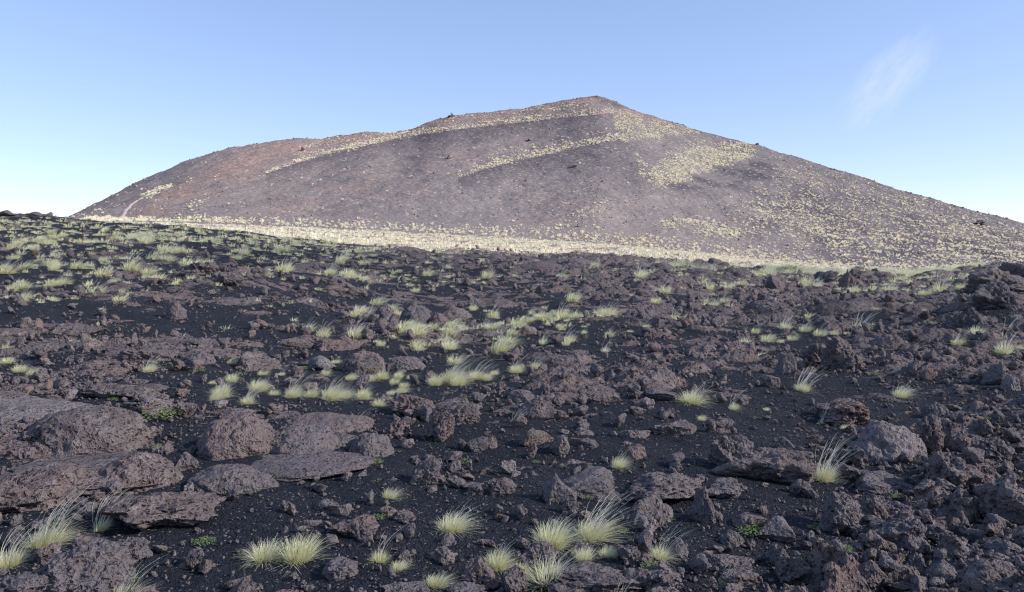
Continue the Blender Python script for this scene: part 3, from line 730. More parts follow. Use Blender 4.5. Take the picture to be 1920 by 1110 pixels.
def build_cone():
    pxs = np.arange(-480, 2392, 2.2); ts = np.concatenate([np.linspace(0, 1, 420), 1 + np.array([.01, .02, .035, .05, .08, .12, .2, .35, .6, 1.0, 1.6, 2.4])])
    T, P = np.meshgrid(ts, pxs, indexing='ij'); P = P.ravel(); T = T.ravel()
    rd = L(T_rd, P); Y = 188 + (rd - 188) * T; x = (P - 960) / F * Y
    z = cone_z(P, Y); row = rowof(z, Y)
    nz = fbm2(x / 14, Y / 14, 4, 321)
    red = poly_mask(P, row, [(420, 300), (520, 255), (760, 225), (860, 205), (1130, 170), (1240, 215), (1100, 205), (900, 232), (760, 250), (620, 280), (500, 315), (330, 385), (250, 430), (200, 430)], 30) * (.75 + .6 * nz)
    red = np.maximum(red, .25 * poly_mask(P, row, [(500, 330), (820, 262), (1100, 225), (1160, 255), (900, 312), (700, 395), (560, 440), (380, 440)], 40) * (.7 + nz))
    red = np.maximum(red, .18 * poly_mask(P, row, [(1000, 330), (1200, 360), (1400, 440), (1500, 520), (900, 470)], 60) * (.6 + nz))
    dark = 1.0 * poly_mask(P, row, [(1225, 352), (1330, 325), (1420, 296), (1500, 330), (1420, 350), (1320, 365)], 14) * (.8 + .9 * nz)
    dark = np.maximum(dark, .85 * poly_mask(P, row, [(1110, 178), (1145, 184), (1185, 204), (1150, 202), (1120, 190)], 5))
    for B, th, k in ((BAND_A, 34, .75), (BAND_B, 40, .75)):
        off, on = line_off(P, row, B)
        dark = np.maximum(dark, k * on * np.clip(1 + off / th, 0, 1) * (off < 0))  # shading beneath each grass band, painted into the slope colour
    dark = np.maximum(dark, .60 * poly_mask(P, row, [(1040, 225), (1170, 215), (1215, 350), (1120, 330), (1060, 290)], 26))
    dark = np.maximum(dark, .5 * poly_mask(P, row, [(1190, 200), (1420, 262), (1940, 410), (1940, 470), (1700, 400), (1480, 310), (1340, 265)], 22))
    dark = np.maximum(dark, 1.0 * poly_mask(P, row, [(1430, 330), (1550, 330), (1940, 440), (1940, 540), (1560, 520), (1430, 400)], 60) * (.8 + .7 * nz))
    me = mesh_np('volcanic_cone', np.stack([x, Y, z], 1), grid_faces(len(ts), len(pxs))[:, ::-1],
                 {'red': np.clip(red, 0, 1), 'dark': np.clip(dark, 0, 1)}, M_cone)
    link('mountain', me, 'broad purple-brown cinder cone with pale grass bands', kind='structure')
build_cone()

def tz(x, y): return terrain(np.atleast_1d(x), np.atleast_1d(y))

# ------------------------------------------------------------------ rock shapes
import bmesh
def ico(sub):
    bm = bmesh.new(); bmesh.ops.create_icosphere(bm, subdivisions=sub, radius=1)
    v = np.array([q.co[:] for q in bm.verts], f4); f = np.array([[q.index for q in p.verts] for p in bm.faces], np.int32); bm.free(); return v, f
ICO = {s: ico(s) for s in (1, 2, 3, 4, 6)}
def rock_shape(kind, seed, sub):
    n, f = ICO[sub]; rg = np.random.default_rng(seed)
    p = n + rg.random(3) * 50
    def cut(m, lo, hi):
        q = rg.normal(size=(m, 3)); q /= np.linalg.norm(q, axis=1)[:, None]; dd = rg.uniform(lo, hi, m)
        dot = np.maximum(n @ q.T, 1e-3); return np.min(np.minimum(dd / dot, 1.6), axis=1)
    def soft(r, rr): return r
    hi = sub >= 3
    if kind == 'block':
        r = cut(11, .62, 1.0) * (1 + .10 * fbm3(p, 1.6, 3, seed)) 
        if hi: r = r + .035 * fbm3(p, 7, 3, seed + 9, .6)
        s = (1, .8, .75)
    elif kind == 'clinker':
        r = cut(9, .75, 1.1) * (.85 + .30 * fbm3(p, 1.5, 2, seed))
        r = r + .14 * (1 - 2 * np.abs(perlin3(p, 2.6, seed + 3)))
        if hi: r = r + .09 * (1 - 2 * np.abs(perlin3(p, 5.5, seed + 4))) + .055 * (1 - 2 * np.abs(perlin3(p, 11, seed + 5))) + .03 * perlin3(p, 22, seed + 6)
        s = (1, .85, .8)
    elif kind == 'slab':
        r = cut(9, .75, 1.0) * (1 + .16 * fbm3(p, 2.0, 3, seed))
        if hi: r = r + .06 * fbm3(p, 6, 4, seed + 9, .65) - .08 * np.exp(-(np.abs(perlin3(p, 2.3, seed + 7)) / .04) ** 2)
        s = (1, .75, .42)
    elif kind == 'mound':
        r = 1 + .20 * fbm3(p, 1.1, 2, seed) + .04 * perlin3(p, 3.5, seed + 2)
        if hi:
            cr = np.abs(perlin3(p, 1.7, seed + 7)); cr2 = np.abs(perlin3(p, 3.1, seed + 8))
            r = r - .07 * np.exp(-(cr / .045) ** 2) * np.clip(.3 + 2 * perlin3(p, 1.3, seed + 77), 0, 1) - .03 * np.exp(-(cr2 / .05) ** 2) + .05 * (1 - 2 * np.abs(perlin3(p, 4.0, seed + 78))) + .018 * fbm3(p, 9, 3, seed + 9, .65)
        s = (1, .9, .7)
    elif kind == 'spire':
        r = cut(10, .65, 1.0) * (1 + .15 * fbm3(p, 2.0, 3, seed))
        if hi: r = r + .05 * fbm3(p, 7, 3, seed + 9, .6)
        s = (.8, .6, 1.2)
    v = n * r[:, None]
    if kind == 'spire': v[:, :2] *= np.clip(1.15 - .55 * (v[:, 2:3] + 1), .12, 1.2)
    if kind == 'slab': v[:, 2] += .12 * (perlin3(p, 1.2, seed + 31))
    v = v * np.array(s, f4)
    ext = v.max(0) - v.min(0); v = v / ext[0]; v[:, 0] -= (v[:, 0].max() + v[:, 0].min()) / 2; v[:, 2] -= v[:, 2].min()
    return v.astype(f4), f          # unit width, base at 0
def rock_mesh(kind, seed, sub):
    v, f = rock_shape(kind, seed, sub)
    return mesh_np('rock_' + kind, v, f, None, M_rock), float(v[:, 2].max())
HERO = {k: [rock_mesh(k, 1000 + 37 * i + 7 * len(k), 6) for i in range(c)] for k, c in (('block', 5), ('clinker', 6), ('slab', 5), ('mound', 4), ('spire', 2))}

rng = np.random.default_rng(5)
py_rng = random.Random(3)
small_rocks = []       # (x, y, width, sink, zscale)
def place_rock(me, top, x, y, wd, ht, rz, label, group=None, kind='rock', sink=.22, cat='rock', name='lava_rock', tilt=0):
    z = float(tz(x, y)[0])
    zg = float(np.min(tz(np.array([x, x - wd * .3, x + wd * .3, x]), np.array([y, y, y, y - wd * .3]))))
    sz = ht / (top * (1 - sink)); tot = ht / (1 - sink)
    o = link(name, me, label, cat, group, loc=(x, y, zg - tot * sink), rot=(R(py_rng.uniform(-6, 6)) + tilt, R(py_rng.uniform(-6, 6)), rz), scl=(wd, wd * py_rng.uniform(.85, 1.1), sz))
    return o
taken = []
for i, (px, row, wp, hp, kd, turn, lab) in enumerate(ROCKS):
    if wp == 0: continue
    x, y = unproj(px, row)
    wd = wp / F * y; ht = max(hp - .5 * wp * min(1.7 / y, .5), .5 * hp) / F * y * (.8 if kd == 'mound' and wp > 90 else 1)
    y2 = y + wd * .40; x2 = (px - 960) / F * y2
    me, top = HERO[kd][i % len(HERO[kd])]
    tilt = R(-35) if 'tilted lava plate' in lab else 0
    nm = {'slab': 'lava_slab', 'mound': 'lava_boulder', 'spire': 'pointed_rock', 'clinker': 'clinker_rock', 'block': 'lava_rock'}[kd]
    if wp < 25: nm = 'pebble'
    cat = {'slab': 'rock slab', 'mound': 'boulder'}.get(kd, 'rock')
    place_rock(me, top, x2, y2, wd * 1.08, ht * 1.05, R(turn), lab, sink={'mound': .60, 'slab': .5, 'clinker': .32, 'block': .25, 'spire': .15}[kd], name=nm, cat='pebble' if wp < 25 else cat, tilt=tilt)
    taken.append((x2, y2, wd * .5))
for (px, row, wp, st, sl, lab) in TUFTS:
    x, y = unproj(px, row); taken.append((x, y, wp / F * y * 1.05))
taken_a = np.array(taken)

# stones scattered over the field: the largest singly, the rest as one spread
def fan_points(n, y0, y1, power=1.0, margin=90):
    u = rng.random(n); Y = (y0 ** (1 - power) + u * (y1 ** (1 - power) - y0 ** (1 - power))) ** (1 / (1 - power)) if power != 1 else y0 * (y1 / y0) ** u
    px = rng.uniform(-margin, 1920 + margin, n); return (px - 960) / F * Y, Y, px
X, Yy, PX = fan_points(108000, 3.6, 66, 1.0, 420)
zg = ground(X, Yy); dn = density(X, Yy, zg) + .3 * fbm2(X / 2.6, Yy / 3.4, 3, 11)
keep = rng.random(len(X)) < np.clip(dn * .9 - .12, .17, 1)
X, Yy, PX = X[keep], Yy[keep], PX[keep]
S = .018 * (1 - rng.random(len(X))) ** -.56; S = np.minimum(S, .19) * np.clip((Yy / 9) ** .5, .7, 2.0)
D = np.min(np.hypot(X[:, None] - taken_a[None, :, 0], Yy[:, None] - taken_a[None, :, 1]) - taken_a[None, :, 2] * .8, axis=1)
ok = D > 0; X, Yy, PX, S = X[ok], Yy[ok], PX[ok], S[ok]
Z = tz(X, Yy); 
pxsize = S / Yy * F
vis = (PX > -5) & (PX < 1925)
order = np.argsort(-np.where(vis, pxsize, pxsize * .0)); NB = 290 - (len(taken) - len(TUFTS))
big = order[:NB]; rest = order[NB:]
MID = [rock_mesh(k, 500 + i * 13, 4) for i, k in enumerate(['block', 'clinker', 'clinker', 'slab', 'clinker', 'block', 'slab', 'clinker'])]
def zone(px, row):
    h = ('at the far left' if px < 330 else 'left of centre' if px < 760 else 'in the middle' if px < 1160 else 'right of centre' if px < 1560 else 'at the far right')
    v = ('on the distant crest of the lava field' if row < 545 else 'in the middle distance of the lava field' if row < 640 else 'on cinders halfway down the lava field' if row < 780 else 'on black cinders in the near field' if row < 950 else 'close to the bottom edge')
    return h, v
for k, i in enumerate(big):
    me, top = MID[py_rng.randrange(len(MID))]; wd = float(S[i]); slabby = top < .35
    row = float(rowof(Z[i], Yy[i])); h, v = zone(PX[i], row)
    adj = 'flat brown stone' if slabby else 'knobbly brown stone'
    o = link('lava_stone', me, f'{adj} {h} {v}', 'stone', 'loose stones scattered over the lava field',
             loc=(X[i], Yy[i], Z[i] - .2 * wd * top), rot=(R(py_rng.uniform(-15, 15)), R(py_rng.uniform(-15, 15)), py_rng.uniform(0, 6.28)), scl=(wd, wd * py_rng.uniform(.7, 1), wd * py_rng.uniform(.8, 1.2)))
def scatter_merge(name, shapes, X, Y, Z, S, sink, zs, label, cat, mat, seed, tiltmax=.3, group=None):
    rg = np.random.default_rng(seed); V = []; Fc = []; A = []; base = 0
    which = rg.integers(0, len(shapes), len(X))
    for q, (sv, sf) in enumerate(shapes):
        m = np.where(which == q)[0]
        if not len(m): continue
        a = rg.random(len(m)) * 6.283; ca, sa = np.cos(a), np.sin(a); tx = rg.normal(0, tiltmax, len(m)); ty = rg.normal(0, tiltmax, len(m))
        s = S[m][:, None]; vx, vy, vz = sv[:, 0][None] * s, sv[:, 1][None] * s * rg.uniform(.7, 1.05, (len(m), 1)), sv[:, 2][None] * s * rg.uniform(zs[0], zs[1], (len(m), 1))
        zz = vz + vx * tx[:, None] + vy * ty[:, None]
        P = np.stack([vx * ca[:, None] - vy * sa[:, None] + X[m][:, None], vx * sa[:, None] + vy * ca[:, None] + Y[m][:, None], zz + (Z[m] - sink * S[m])[:, None]], -1)
        V.append(P.reshape(-1, 3)); Fc.append((sf[None] + (np.arange(len(m)) * len(sv))[:, None, None] + base).reshape(-1, 3))
        A.append(np.repeat(rg.random(len(m)), len(sv))); base += len(m) * len(sv)
    me = mesh_np(name, np.concatenate(V), np.concatenate(Fc), {'rnd': np.concatenate(A)}, mat)
    return link(name, me, label, cat, kind='stuff', group=group)
kinds = ['block', 'clinker', 'slab', 'clinker', 'block', 'clinker']
near = rest[pxsize[rest] > 9]; small = rest[pxsize[rest] <= 9]
sh3 = [rock_shape(k, 700 + i * 11, 3) for i, k in enumerate(kinds)]; sh2 = [rock_shape(k, 800 + i * 11, 2) for i, k in enumerate(kinds)]
allX = X[rest]; 
scatter_merge('scattered_stones', sh3, X[near], Yy[near], Z[near], S[near], .15, (.8, 1.2), 'countless small lava stones strewn over the black cinders', 'stones', M_rock, 1)
scatter_merge('scattered_pebbles', sh2, X[small], Yy[small], Z[small], S[small], .12, (.8, 1.2), 'fine lava pebbles strewn over the black cinders', 'pebbles', M_rock, 2)

# stones on the cone and on the strip at its foot
n = 24000; PX2 = rng.uniform(-60, 1980, n); T2 = rng.random(n) ** .85; RD = L(T_rd, PX2); Y2 = 197 + (RD - 197) * T2
X2 = (PX2 - 960) / F * Y2; Z2 = cone_z(PX2, Y2); S2 = np.minimum(.13 * (1 - rng.random(n)) ** -.34, .65)
n = 3000; X3, Y3, PX3 = fan_points(n, 72, 197, 1.0); Z3 = tz(X3, Y3); S3 = np.minimum(.16 * (1 - rng.random(n)) ** -.35, .5)
n = 260; PX4 = rng.uniform(120, 1925, n); Y4 = L(T_rd, PX4) - rng.random(n) * 2.0; X4 = (PX4 - 960) / F * Y4; Z4 = cone_z(PX4, Y4) - .05; S4 = rng.uniform(.3, .8, n)
M_crock, t_, b_ = newmat('cinder_boulders'); n_ = N(t_); pg = n_.node('ShaderNodeNewGeometry').outputs['Position']
c_ = n_.mix(n_.attr('rnd'), (.15, .115, .12), (.36, .23, .20)); c_ = n_.mix(n_.noise(pg, 4, 3), c_, (.12, .10, .105))
n_.l(c_, b_.inputs['Base Color']); b_.inputs['Roughness'].default_value = .95
sh1 = [rock_shape('block', 900 + i, 1) for i in range(5)]
scatter_merge('slope_stones', sh1, np.concatenate([X2, X3, X4]), np.concatenate([Y2, Y3, Y4]), np.concatenate([Z2, Z3, Z4]), np.concatenate([S2, S3, S4]), .12, (.8, 1.3), 'countless reddish stones strewn over the slope of the cone', 'stones', M_crock, 3)
def cone_rock(px, row, wp, hp, kd, i, lab, nm='ridge_rock'):
    x, y = unproj_cone(px, row); me, top = HERO[kd][i]
    z = float(cone_z(np.array([px]), np.array([y]))[0]); wd = wp / F * y; ht = hp / F * y
    link(nm, me, lab, 'rock', loc=(x, y, z - .15 * ht), rot=(0, 0, i), scl=(wd, wd, ht * 1.15 / top))
cone_rock(846, 217, 9, 9, 'spire', 0, 'small pointed rock stack on the skyline ridge of the cone left of the summit')
cone_rock(846, 219, 13, 4, 'block', 1, 'low rock base around the pointed stack on the skyline ridge')
cone_rock(1420, 273, 8, 4, 'block', 2, 'dark boulder on the right skyline of the cone')
cone_rock(843, 302, 11, 9, 'block', 3, 'reddish boulder between the two grass bands of the cone')
cone_rock(994, 262, 10, 7, 'block', 4, 'orange-brown boulder on the dark slope below the upper grass band')
cone_rock(1078, 313, 9, 7, 'block', 0, 'pale boulder below the lower grass band of the cone')
cone_rock(1838, 422, 22, 9, 'clinker', 0, 'large dark boulder near the right foot of the cone')
cone_rock(568, 283, 9, 7, 'clinker', 1, 'dark boulder on the reddish left shoulder of the cone')
for (px, row, wp, hp, lab) in ((10, 407, 34, 9, 'low dark rock on the skyline at the far left edge'), (62, 410, 30, 10, 'dark hump-shaped rock on the left skyline'), (92, 411, 12, 8, 'small pointed rock on the left skyline right of the hump')):
    y = YC - 1; x = (px - 960) / F * y; me, top = HERO['block'][px % 5]
    link('skyline_rock', me, lab, 'rock', loc=(x, y, float(tz(x, y)[0]) - .1), rot=(0, 0, px), scl=(wp / F * y, wp / F * y, (hp + 4) / F * y / top))

# ------------------------------------------------------------------ tussock grass
def blades(nb, segs, root_r, ln, spread, width, wind, seed, droop=.35, tipw=.15, aspect=1.0, seedhead=False):
    """curved tapering strips; clump about 1 wide"""
    rg = np.random.default_rng(seed)
    a = rg.random(nb) * 6.283; rr = root_r * np.sqrt(rg.random(nb)); bx = rr * np.cos(a); by = rr * np.sin(a)
    a2 = a + rg.normal(0, .5, nb); l = ln * rg.uniform(.55, 1.1, nb)
    out = spread * (rg.random(nb) ** .8) * (.4 + .8 * rr / root_r)
    t = np.linspace(0, 1, segs + 1)[None]
    hor = l[:, None] * np.sin(out)[:, None] * (t * .75 + droop * t * t); ver = l[:, None] * (np.cos(out)[:, None] * t - droop * (.35 + .5 * np.sin(out)[:, None]) * t * t * t)
    wv = wind * l[:, None] * t * t * rg.uniform(.5, 1.3, nb)[:, None]
    kink = rg.normal(0, .05, (nb, 1)) * l[:, None] * t * t
    cx = bx[:, None] + np.cos(a2)[:, None] * hor + wv + kink; cy = by[:, None] + np.sin(a2)[:, None] * hor - kink + .2 * wv; cz = np.maximum(ver, .004)
    ang = rg.random(nb) * 6.283; w = width * rg.uniform(.7, 1.3, nb)[:, None] * (1 - (1 - tipw) * t ** 1.3)
    if seedhead: w = w * np.where((t > .68) & (t < .97), 2.4, 1.0)
    dx = np.cos(ang)[:, None] * w / 2; dy = np.sin(ang)[:, None] * w / 2
    P = np.stack([np.stack([cx - dx, cy - dy, cz], -1), np.stack([cx + dx, cy + dy, cz], -1)], 2)     # nb,segs+1,2,3
    V = P.reshape(-1, 3); k = np.arange(nb)[:, None] * (segs + 1) * 2 + np.arange(segs)[None] * 2
    Fq = np.stack([k, k + 1, k + 3, k + 2], -1).reshape(-1, 4)
    tt = np.repeat(np.broadcast_to(t, (nb, segs + 1))[:, :, None], 2, 2).reshape(-1); rn = np.repeat(rg.random(nb), (segs + 1) * 2)
    return V.astype(f4), Fq.astype(np.int32), tt.astype(f4), rn.astype(f4)
def tuft_mesh(*a, mat=None, litter=0, **k):
    V, Fq, t, r = blades(*a, **k)
    if litter:                       # dead, bent and broken blades lying round the foot of the tussock
        V2, F2, t2, r2 = blades(litter, a[1], .30, .55, 1.9, a[5] * .9, .05, a[7] + 50, droop=.55)
        V2[:, 2] = V2[:, 2] * .45 + .005; Fq = np.concatenate([Fq, F2 + len(V)]); V = np.concatenate([V, V2]); t = np.concatenate([t, .3 + .7 * t2]); r = np.concatenate([r, .9 + .1 * r2])
    return mesh_np('tussock', V, Fq, {'t': t, 'rnd': r}, mat)
LEAF_N = [tuft_mesh(500, 4, .26, .70, (.9, 1.2, 1.05, 1.3, 1.0, 1.15)[i], .015, (.18, .5, .3, .1, .4, .62)[i], 2000 + i, mat=M_grass, litter=110) for i in range(6)]
LEAF_M = [tuft_mesh(170, 3, .26, .66, (.9, 1.2, 1.05, 1.3, 1.0, 1.15)[i], .032, (.2, .5, .3, .1, .4, .6)[i], 2100 + i, mat=M_grass, litter=30) for i in range(6)]
STALK = [tuft_mesh(n_s, 7, .20, 1.25, .38, .0095, .62, 2200 + i, mat=M_stalk, droop=.25, seedhead=True) for i, n_s in enumerate((10, 20, 34, 50))]
STALK_M = [tuft_mesh(n_s, 5, .20, 1.25, .4, .015, .6, 2300 + i, mat=M_stalk, droop=.25, seedhead=True) for i, n_s in enumerate((6, 11, 18, 26))]
def add_tuft(x, y, wd, st, sl, label, group=None, near=None):
    z = float(tz(x, y)[0]) - .01
    near = y < 16 if near is None else near
    if near or st > 0:
        root = link('grass_tussock', None, label, 'grass tussock', group, loc=(x, y, z)); root.empty_display_size = .1
        root.rotation_euler = (0, 0, py_rng.uniform(-.5, .5)); root.scale = (wd, wd * py_rng.uniform(.85, 1.1), wd * py_rng.uniform(.75, 1.2))
        link('leaf_blades', py_rng.choice(LEAF_N if y < 11 else LEAF_M), parent=root)
        if st:
            s = link('seed_stalks', (STALK if y < 11 else STALK_M)[st - 1], parent=root); s.scale = (sl, sl, sl)
        return root
    return link('grass_tussock', py_rng.choice(LEAF_M), label, 'grass tussock', group, loc=(x, y, z), rot=(0, 0, py_rng.uniform(-.6, .6)), scl=(wd, wd, wd * py_rng.uniform(.8, 1.1)))
cnt = 0; tt_list = []
for (px, row, wp, st, sl, lab) in TUFTS:
    x, y = unproj(px, row); wd = wp / F * y * 1.02
    add_tuft(x, y + wd * .2, wd, st, sl, lab); cnt += 1; tt_list.append((x, y))
# tussocks spread by where the photograph has them
TR = [405, 420, 435, 450, 470, 485, 500, 520, 540, 560, 575, 590, 605, 620, 650, 700]
TD = np.array([
 [0.25, 0.2, 0.1, 0.0, 0.0, 0.0, 0.0, 0.0, 0.0],
 [0.5, 0.3, 0.3, 0.2, 0.0, 0.0, 0.0, 0.0, 0.0],
 [0.9, 0.8, 0.7, 0.4, 0.0, 0.0, 0.0, 0.0, 0.0],
 [1, 0.9, 0.9, 0.7, 0.34, 0.0, 0.0, 0.0, 0.0],
 [0.5, 0.4, 0.4, 0.4, 0.17, 0.0, 0.0, 0.0, 0.0],
 [0.9, 0.6, 0.3, 0.3, 0.136, 0.034, 0.085, 0.34, 0.17],
 [1, 0.9, 0.2, 0.25, 0.136, 0.085, 0.17, 0.85, 0.255],
 [0.95, 0.7, 0.45, 0.55, 0.17, 0.17, 0.595, 1, 0.255],
 [1, 0.6, 0.2, 0.2, 0.085, 0.17, 0.425, 0.68, 0.17],
 [0.9, 0.45, 0.2, 0.1, 0.085, 0.17, 0.204, 0.204, 0.085],
 [0.2, 0.35, 0.25, 0.08, 0.204, 0.255, 0.204, 0.17, 0.085],
 [0.0, 0.2, 0.3, 0.3, 1, 0.34, 0.204, 0.085, 0.051],
 [0.02, 0.12, 0.45, 0.5, 1, 0.17, 0.085, 0.0, 0.0],
 [0.03, 0.0, 0.05, 0.3, 0.765, 0.085, 0.085, 0.0, 0.0],
 [0.0, 0.0, 0.0, 0.0, 0.0, 0.0, 0.0, 0.0, 0.0], [0] * 9])
n = 51000; Yt = np.sqrt(rng.uniform(9 ** 2, 70 ** 2, n)); PXt = rng.uniform(-420, 2340, n); Xt = (PXt - 960) / F * Yt
zt = ground(Xt, Yt); rowt = rowof(zt + .1, Yt)
acc = tab2(TD, DC, TR, PXt, rowt) * np.clip(1.0 + 1.0 * fbm2(Xt / 2.2, Yt / 2.2, 2, 77), 0, 1.7) * np.clip(1 - (rowt > 655), 0, 1)
area = 0.5 * (70 ** 2 - 81) * 2760 / F; per = n / area
ok = rng.random(n) < acc * 2.3 / per
Xt, Yt, PXt, rowt = Xt[ok], Yt[ok], PXt[ok], rowt[ok]
# far row running right across the hollow
LR = []
for q in range(84):
    px = 742 + q * 5.0 + rng.normal(0, 4); LR.append((px, np.interp(px, [740, 850, 1000, 1150], [628, 608, 600, 592]) + rng.normal(0, 2.4)))
for q in range(24):
    px = 770 + rng.random() * 200; LR.append((px, 634 + rng.normal(0, 8)))
lr = np.array([unproj(*p) for p in LR]); Xt = np.concatenate([Xt, lr[:, 0]]); Yt = np.concatenate([Yt, lr[:, 1]]); PXt = np.concatenate([PXt, [p[0] for p in LR]]); rowt = np.concatenate([rowt, [p[1] for p in LR]])
# strip of long pale grass on the right below the cone
n = 1500; PXs = np.concatenate([rng.uniform(1430, 1840, n), rng.uniform(1230, 1450, 120)]); Ys_ = np.concatenate([rng.uniform(58, 84, n), rng.uniform(48, 54, 120)])
St = np.clip(.22 * (1 - rng.random(len(Xt))) ** -.35, .22, .62) * np.clip(Yt / 24, .75, 1.15)
print('tufts field', len(Xt))
pxs_ = St / Yt * F * ((PXt > 0) & (PXt < 1920)); order = np.argsort(-pxs_); NT = 298 - cnt; single = order[:NT]; rest = order[NT:]
for i in single:
    h = ('at the far left' if PXt[i] < 250 else 'left of centre' if PXt[i] < 640 else 'in the middle' if PXt[i] < 1160 else 'right of centre' if PXt[i] < 1560 else 'at the far right')
    r_ = rowt[i]
    if r_ > 588 and 700 < PXt[i] < 1170: lab, grp = 'small pale tussock in the long row across the hollow', 'tussocks in the long row across the hollow'
    elif PXt[i] < 480 and r_ < 578: lab, grp = 'small pale tussock crowded with others on the grassy left slope', 'tussocks crowded on the grassy left slope'
    else: lab, grp = f'small pale tussock {h}, loosely scattered over the distant lava', 'tussocks scattered over the distant lava'
    st = 0 if rng.random() < .55 else int(rng.integers(1, 5))
    add_tuft(float(Xt[i]), float(Yt[i]), float(St[i]) * .95, st, .9, lab, grp, near=False)
def tuft_merge(name, shapes, X, Y, Z, S, label, cat, mat, seed):
    rg = np.random.default_rng(seed); which = rg.integers(0, len(shapes), len(X)); V = []; Fc = []; T = []; Rn = []; Ti = []; base = 0
    for q, (v, f, t, r) in enumerate(shapes):
        m = np.where(which == q)[0]
        if not len(m): continue
        a = rg.normal(0, .5, len(m)); ca, sa = np.cos(a)[:, None], np.sin(a)[:, None]; s = S[m][:, None]; hz = rg.uniform(.75, 1.15, (len(m), 1))
        P = np.stack([(v[:, 0] * ca - v[:, 1] * sa) * s + X[m][:, None], (v[:, 0] * sa + v[:, 1] * ca) * s + Y[m][:, None], v[:, 2] * s * hz + Z[m][:, None]], -1)
        V.append(P.reshape(-1, 3)); Fc.append((f[None] + (np.arange(len(m)) * len(v))[:, None, None] + base).reshape(-1, 4)); base += len(m) * len(v)
        T.append(np.tile(t, len(m))); Rn.append(np.tile(r, len(m))); Ti.append(np.repeat(rg.random(len(m)), len(v)))
    me = mesh_np(name, np.concatenate(V), np.concatenate(Fc), {'t': np.concatenate(T), 'rnd': np.concatenate(Rn), 'tint': np.concatenate(Ti)}, mat)
    return link(name, me, label, cat, kind='stuff')
farshape = [blades(44, 2, .28, .6, 1.2, .065, .14, 2500 + i) for i in range(5)]
widshape = [blades(34, 2, .25, 1.0, .7, .03, .55, 2600 + i) for i in range(3)]
vfar = [blades(26, 1, .30, .58, 1.15, .11, .1, 2700 + i) for i in range(4)]
vcone = [blades(26, 1, .24, .60, .75, .11, .1, 2750 + i, droop=.15) for i in range(4)]
tuft_merge('field_tussocks', farshape, Xt[rest], Yt[rest], tz(Xt[rest], Yt[rest]) - .02, St[rest], 'pale grass tussocks spread over the distant lava field', 'grass', M_grass, 4)
Xs = (PXs - 960) / F * Ys_
tuft_merge('grass_strip', farshape + widshape, Xs, Ys_, tz(Xs, Ys_) - .03, rng.uniform(.45, .85, len(Xs)), 'strip of long pale wind-bent grass below the right foot of the cone', 'grass', M_grass, 5)
# pale straw grass at the foot of the cone
n = 26000; Xf, Yf, PXf = fan_points(n, 74, 200, 0.0)
bands = fbm2(Xf / 22, (Yf - .12 * Xf) / 4.5, 3, 88) + .6 * fbm2(Xf / 5, Yf / 5, 2, 89) + .1
pk = rng.random(n) < np.clip(.40 + .25 * sstep(700, 1100, PXf) + 1.4 * bands, .05, 1) * (1 - .6 * sstep(1500, 1750, PXf)) * (1 - .45 * sstep(175, 200, Yf))
Xf, Yf = Xf[pk], Yf[pk]
tuft_merge('foot_grass', vfar, Xf, Yf, tz(Xf, Yf) - .02, rng.uniform(.45, 1.05, len(Xf)), 'dense sunlit straw grass strip along the foot of the cone', 'grass', M_straw, 6)
# grass on the cone
n = 120000; PXc = rng.uniform(100, 1940, n); Tc = rng.random(n); RDc = L(T_rd, PXc); Yc = 197 + (RDc - 197) * Tc; Zc = cone_z(PXc, Yc); rc = rowof(Zc, Yc)
acc = np.zeros(n)
rag = 5 * fbm2((PXc - 960) / F * Yc / 9, Yc / 9, 3, 98); offA, onA = line_off(PXc, rc, BAND_A); offA = offA + np.clip(rag, -3, 1); thA = np.interp(PXc, [498, 620, 760, 1000, 1150], [4, 9, 10, 8, 8]); acc = np.maximum(acc, 1.0 * onA * (offA > 0) * (offA < thA) )
acc = np.maximum(acc, .12 * onA * (offA > 0) * (offA < 30) * (PXc > 560))
offB, onB = line_off(PXc, rc, BAND_B); offB = offB + np.clip(rag, -3, 1); acc = np.maximum(acc, .75 * onB * (offB > 0) * (offB < 13) * sstep(840, 960, PXc) + .3 * onB * (offB > 0) * (offB < 6))
acc = np.maximum(acc, .10 * onB * (offB > 0) * (offB < 26))
def P_(pts, d, soft=4): 
    global acc; acc = np.maximum(acc, d * poly_mask(PXc + 1.5 * rag, rc + rag, pts, soft))
P_([(630, 283), (690, 262), (760, 246), (770, 250), (700, 268)], .5)
P_([(960, 208), (1060, 193), (1125, 188), (1110, 194), (1000, 210)], .35)
P_([(1145, 209), (1180, 210), (1210, 222), (1300, 240), (1312, 247), (1240, 257), (1165, 264)], .75)
P_([(1170, 262), (1196, 290), (1215, 320), (1232, 348), (1205, 335), (1186, 280)], .5)
P_([(1212, 340), (1228, 312), (1290, 276), (1405, 270), (1418, 288), (1330, 322), (1240, 350)], .80, 5)
P_([(1240, 300), (1300, 262), (1400, 270), (1330, 300)], .3, 8)
P_([(1450, 330), (1520, 318), (1700, 368), (1930, 440), (1935, 505), (1560, 508), (1380, 430), (1425, 400)], .15, 26)
P_([(1370, 420), (1430, 365), (1520, 350), (1720, 430), (1700, 480), (1500, 450)], .24, 25)
P_([(1235, 415), (1300, 408), (1400, 432), (1380, 448), (1260, 428)], .45, 8)
P_([(1040, 420), (1140, 370), (1150, 375), (1060, 430)], .22, 8)
P_([(155, 408), (230, 410), (232, 418), (160, 416)], .6)
P_([(265, 366), (318, 347), (322, 352), (275, 370)], .6)
P_([(350, 385), (395, 370), (398, 374), (355, 390)], .25)
acc = np.maximum(acc, .006)
toe = (1 - sstep(197, 212, Yc)) * .35; acc = np.maximum(acc, toe)
acc = acc * np.clip(1 + .9 * fbm2((PXc - 960) / F * Yc / 7, Yc / 7, 2, 99), .2, 1.6)
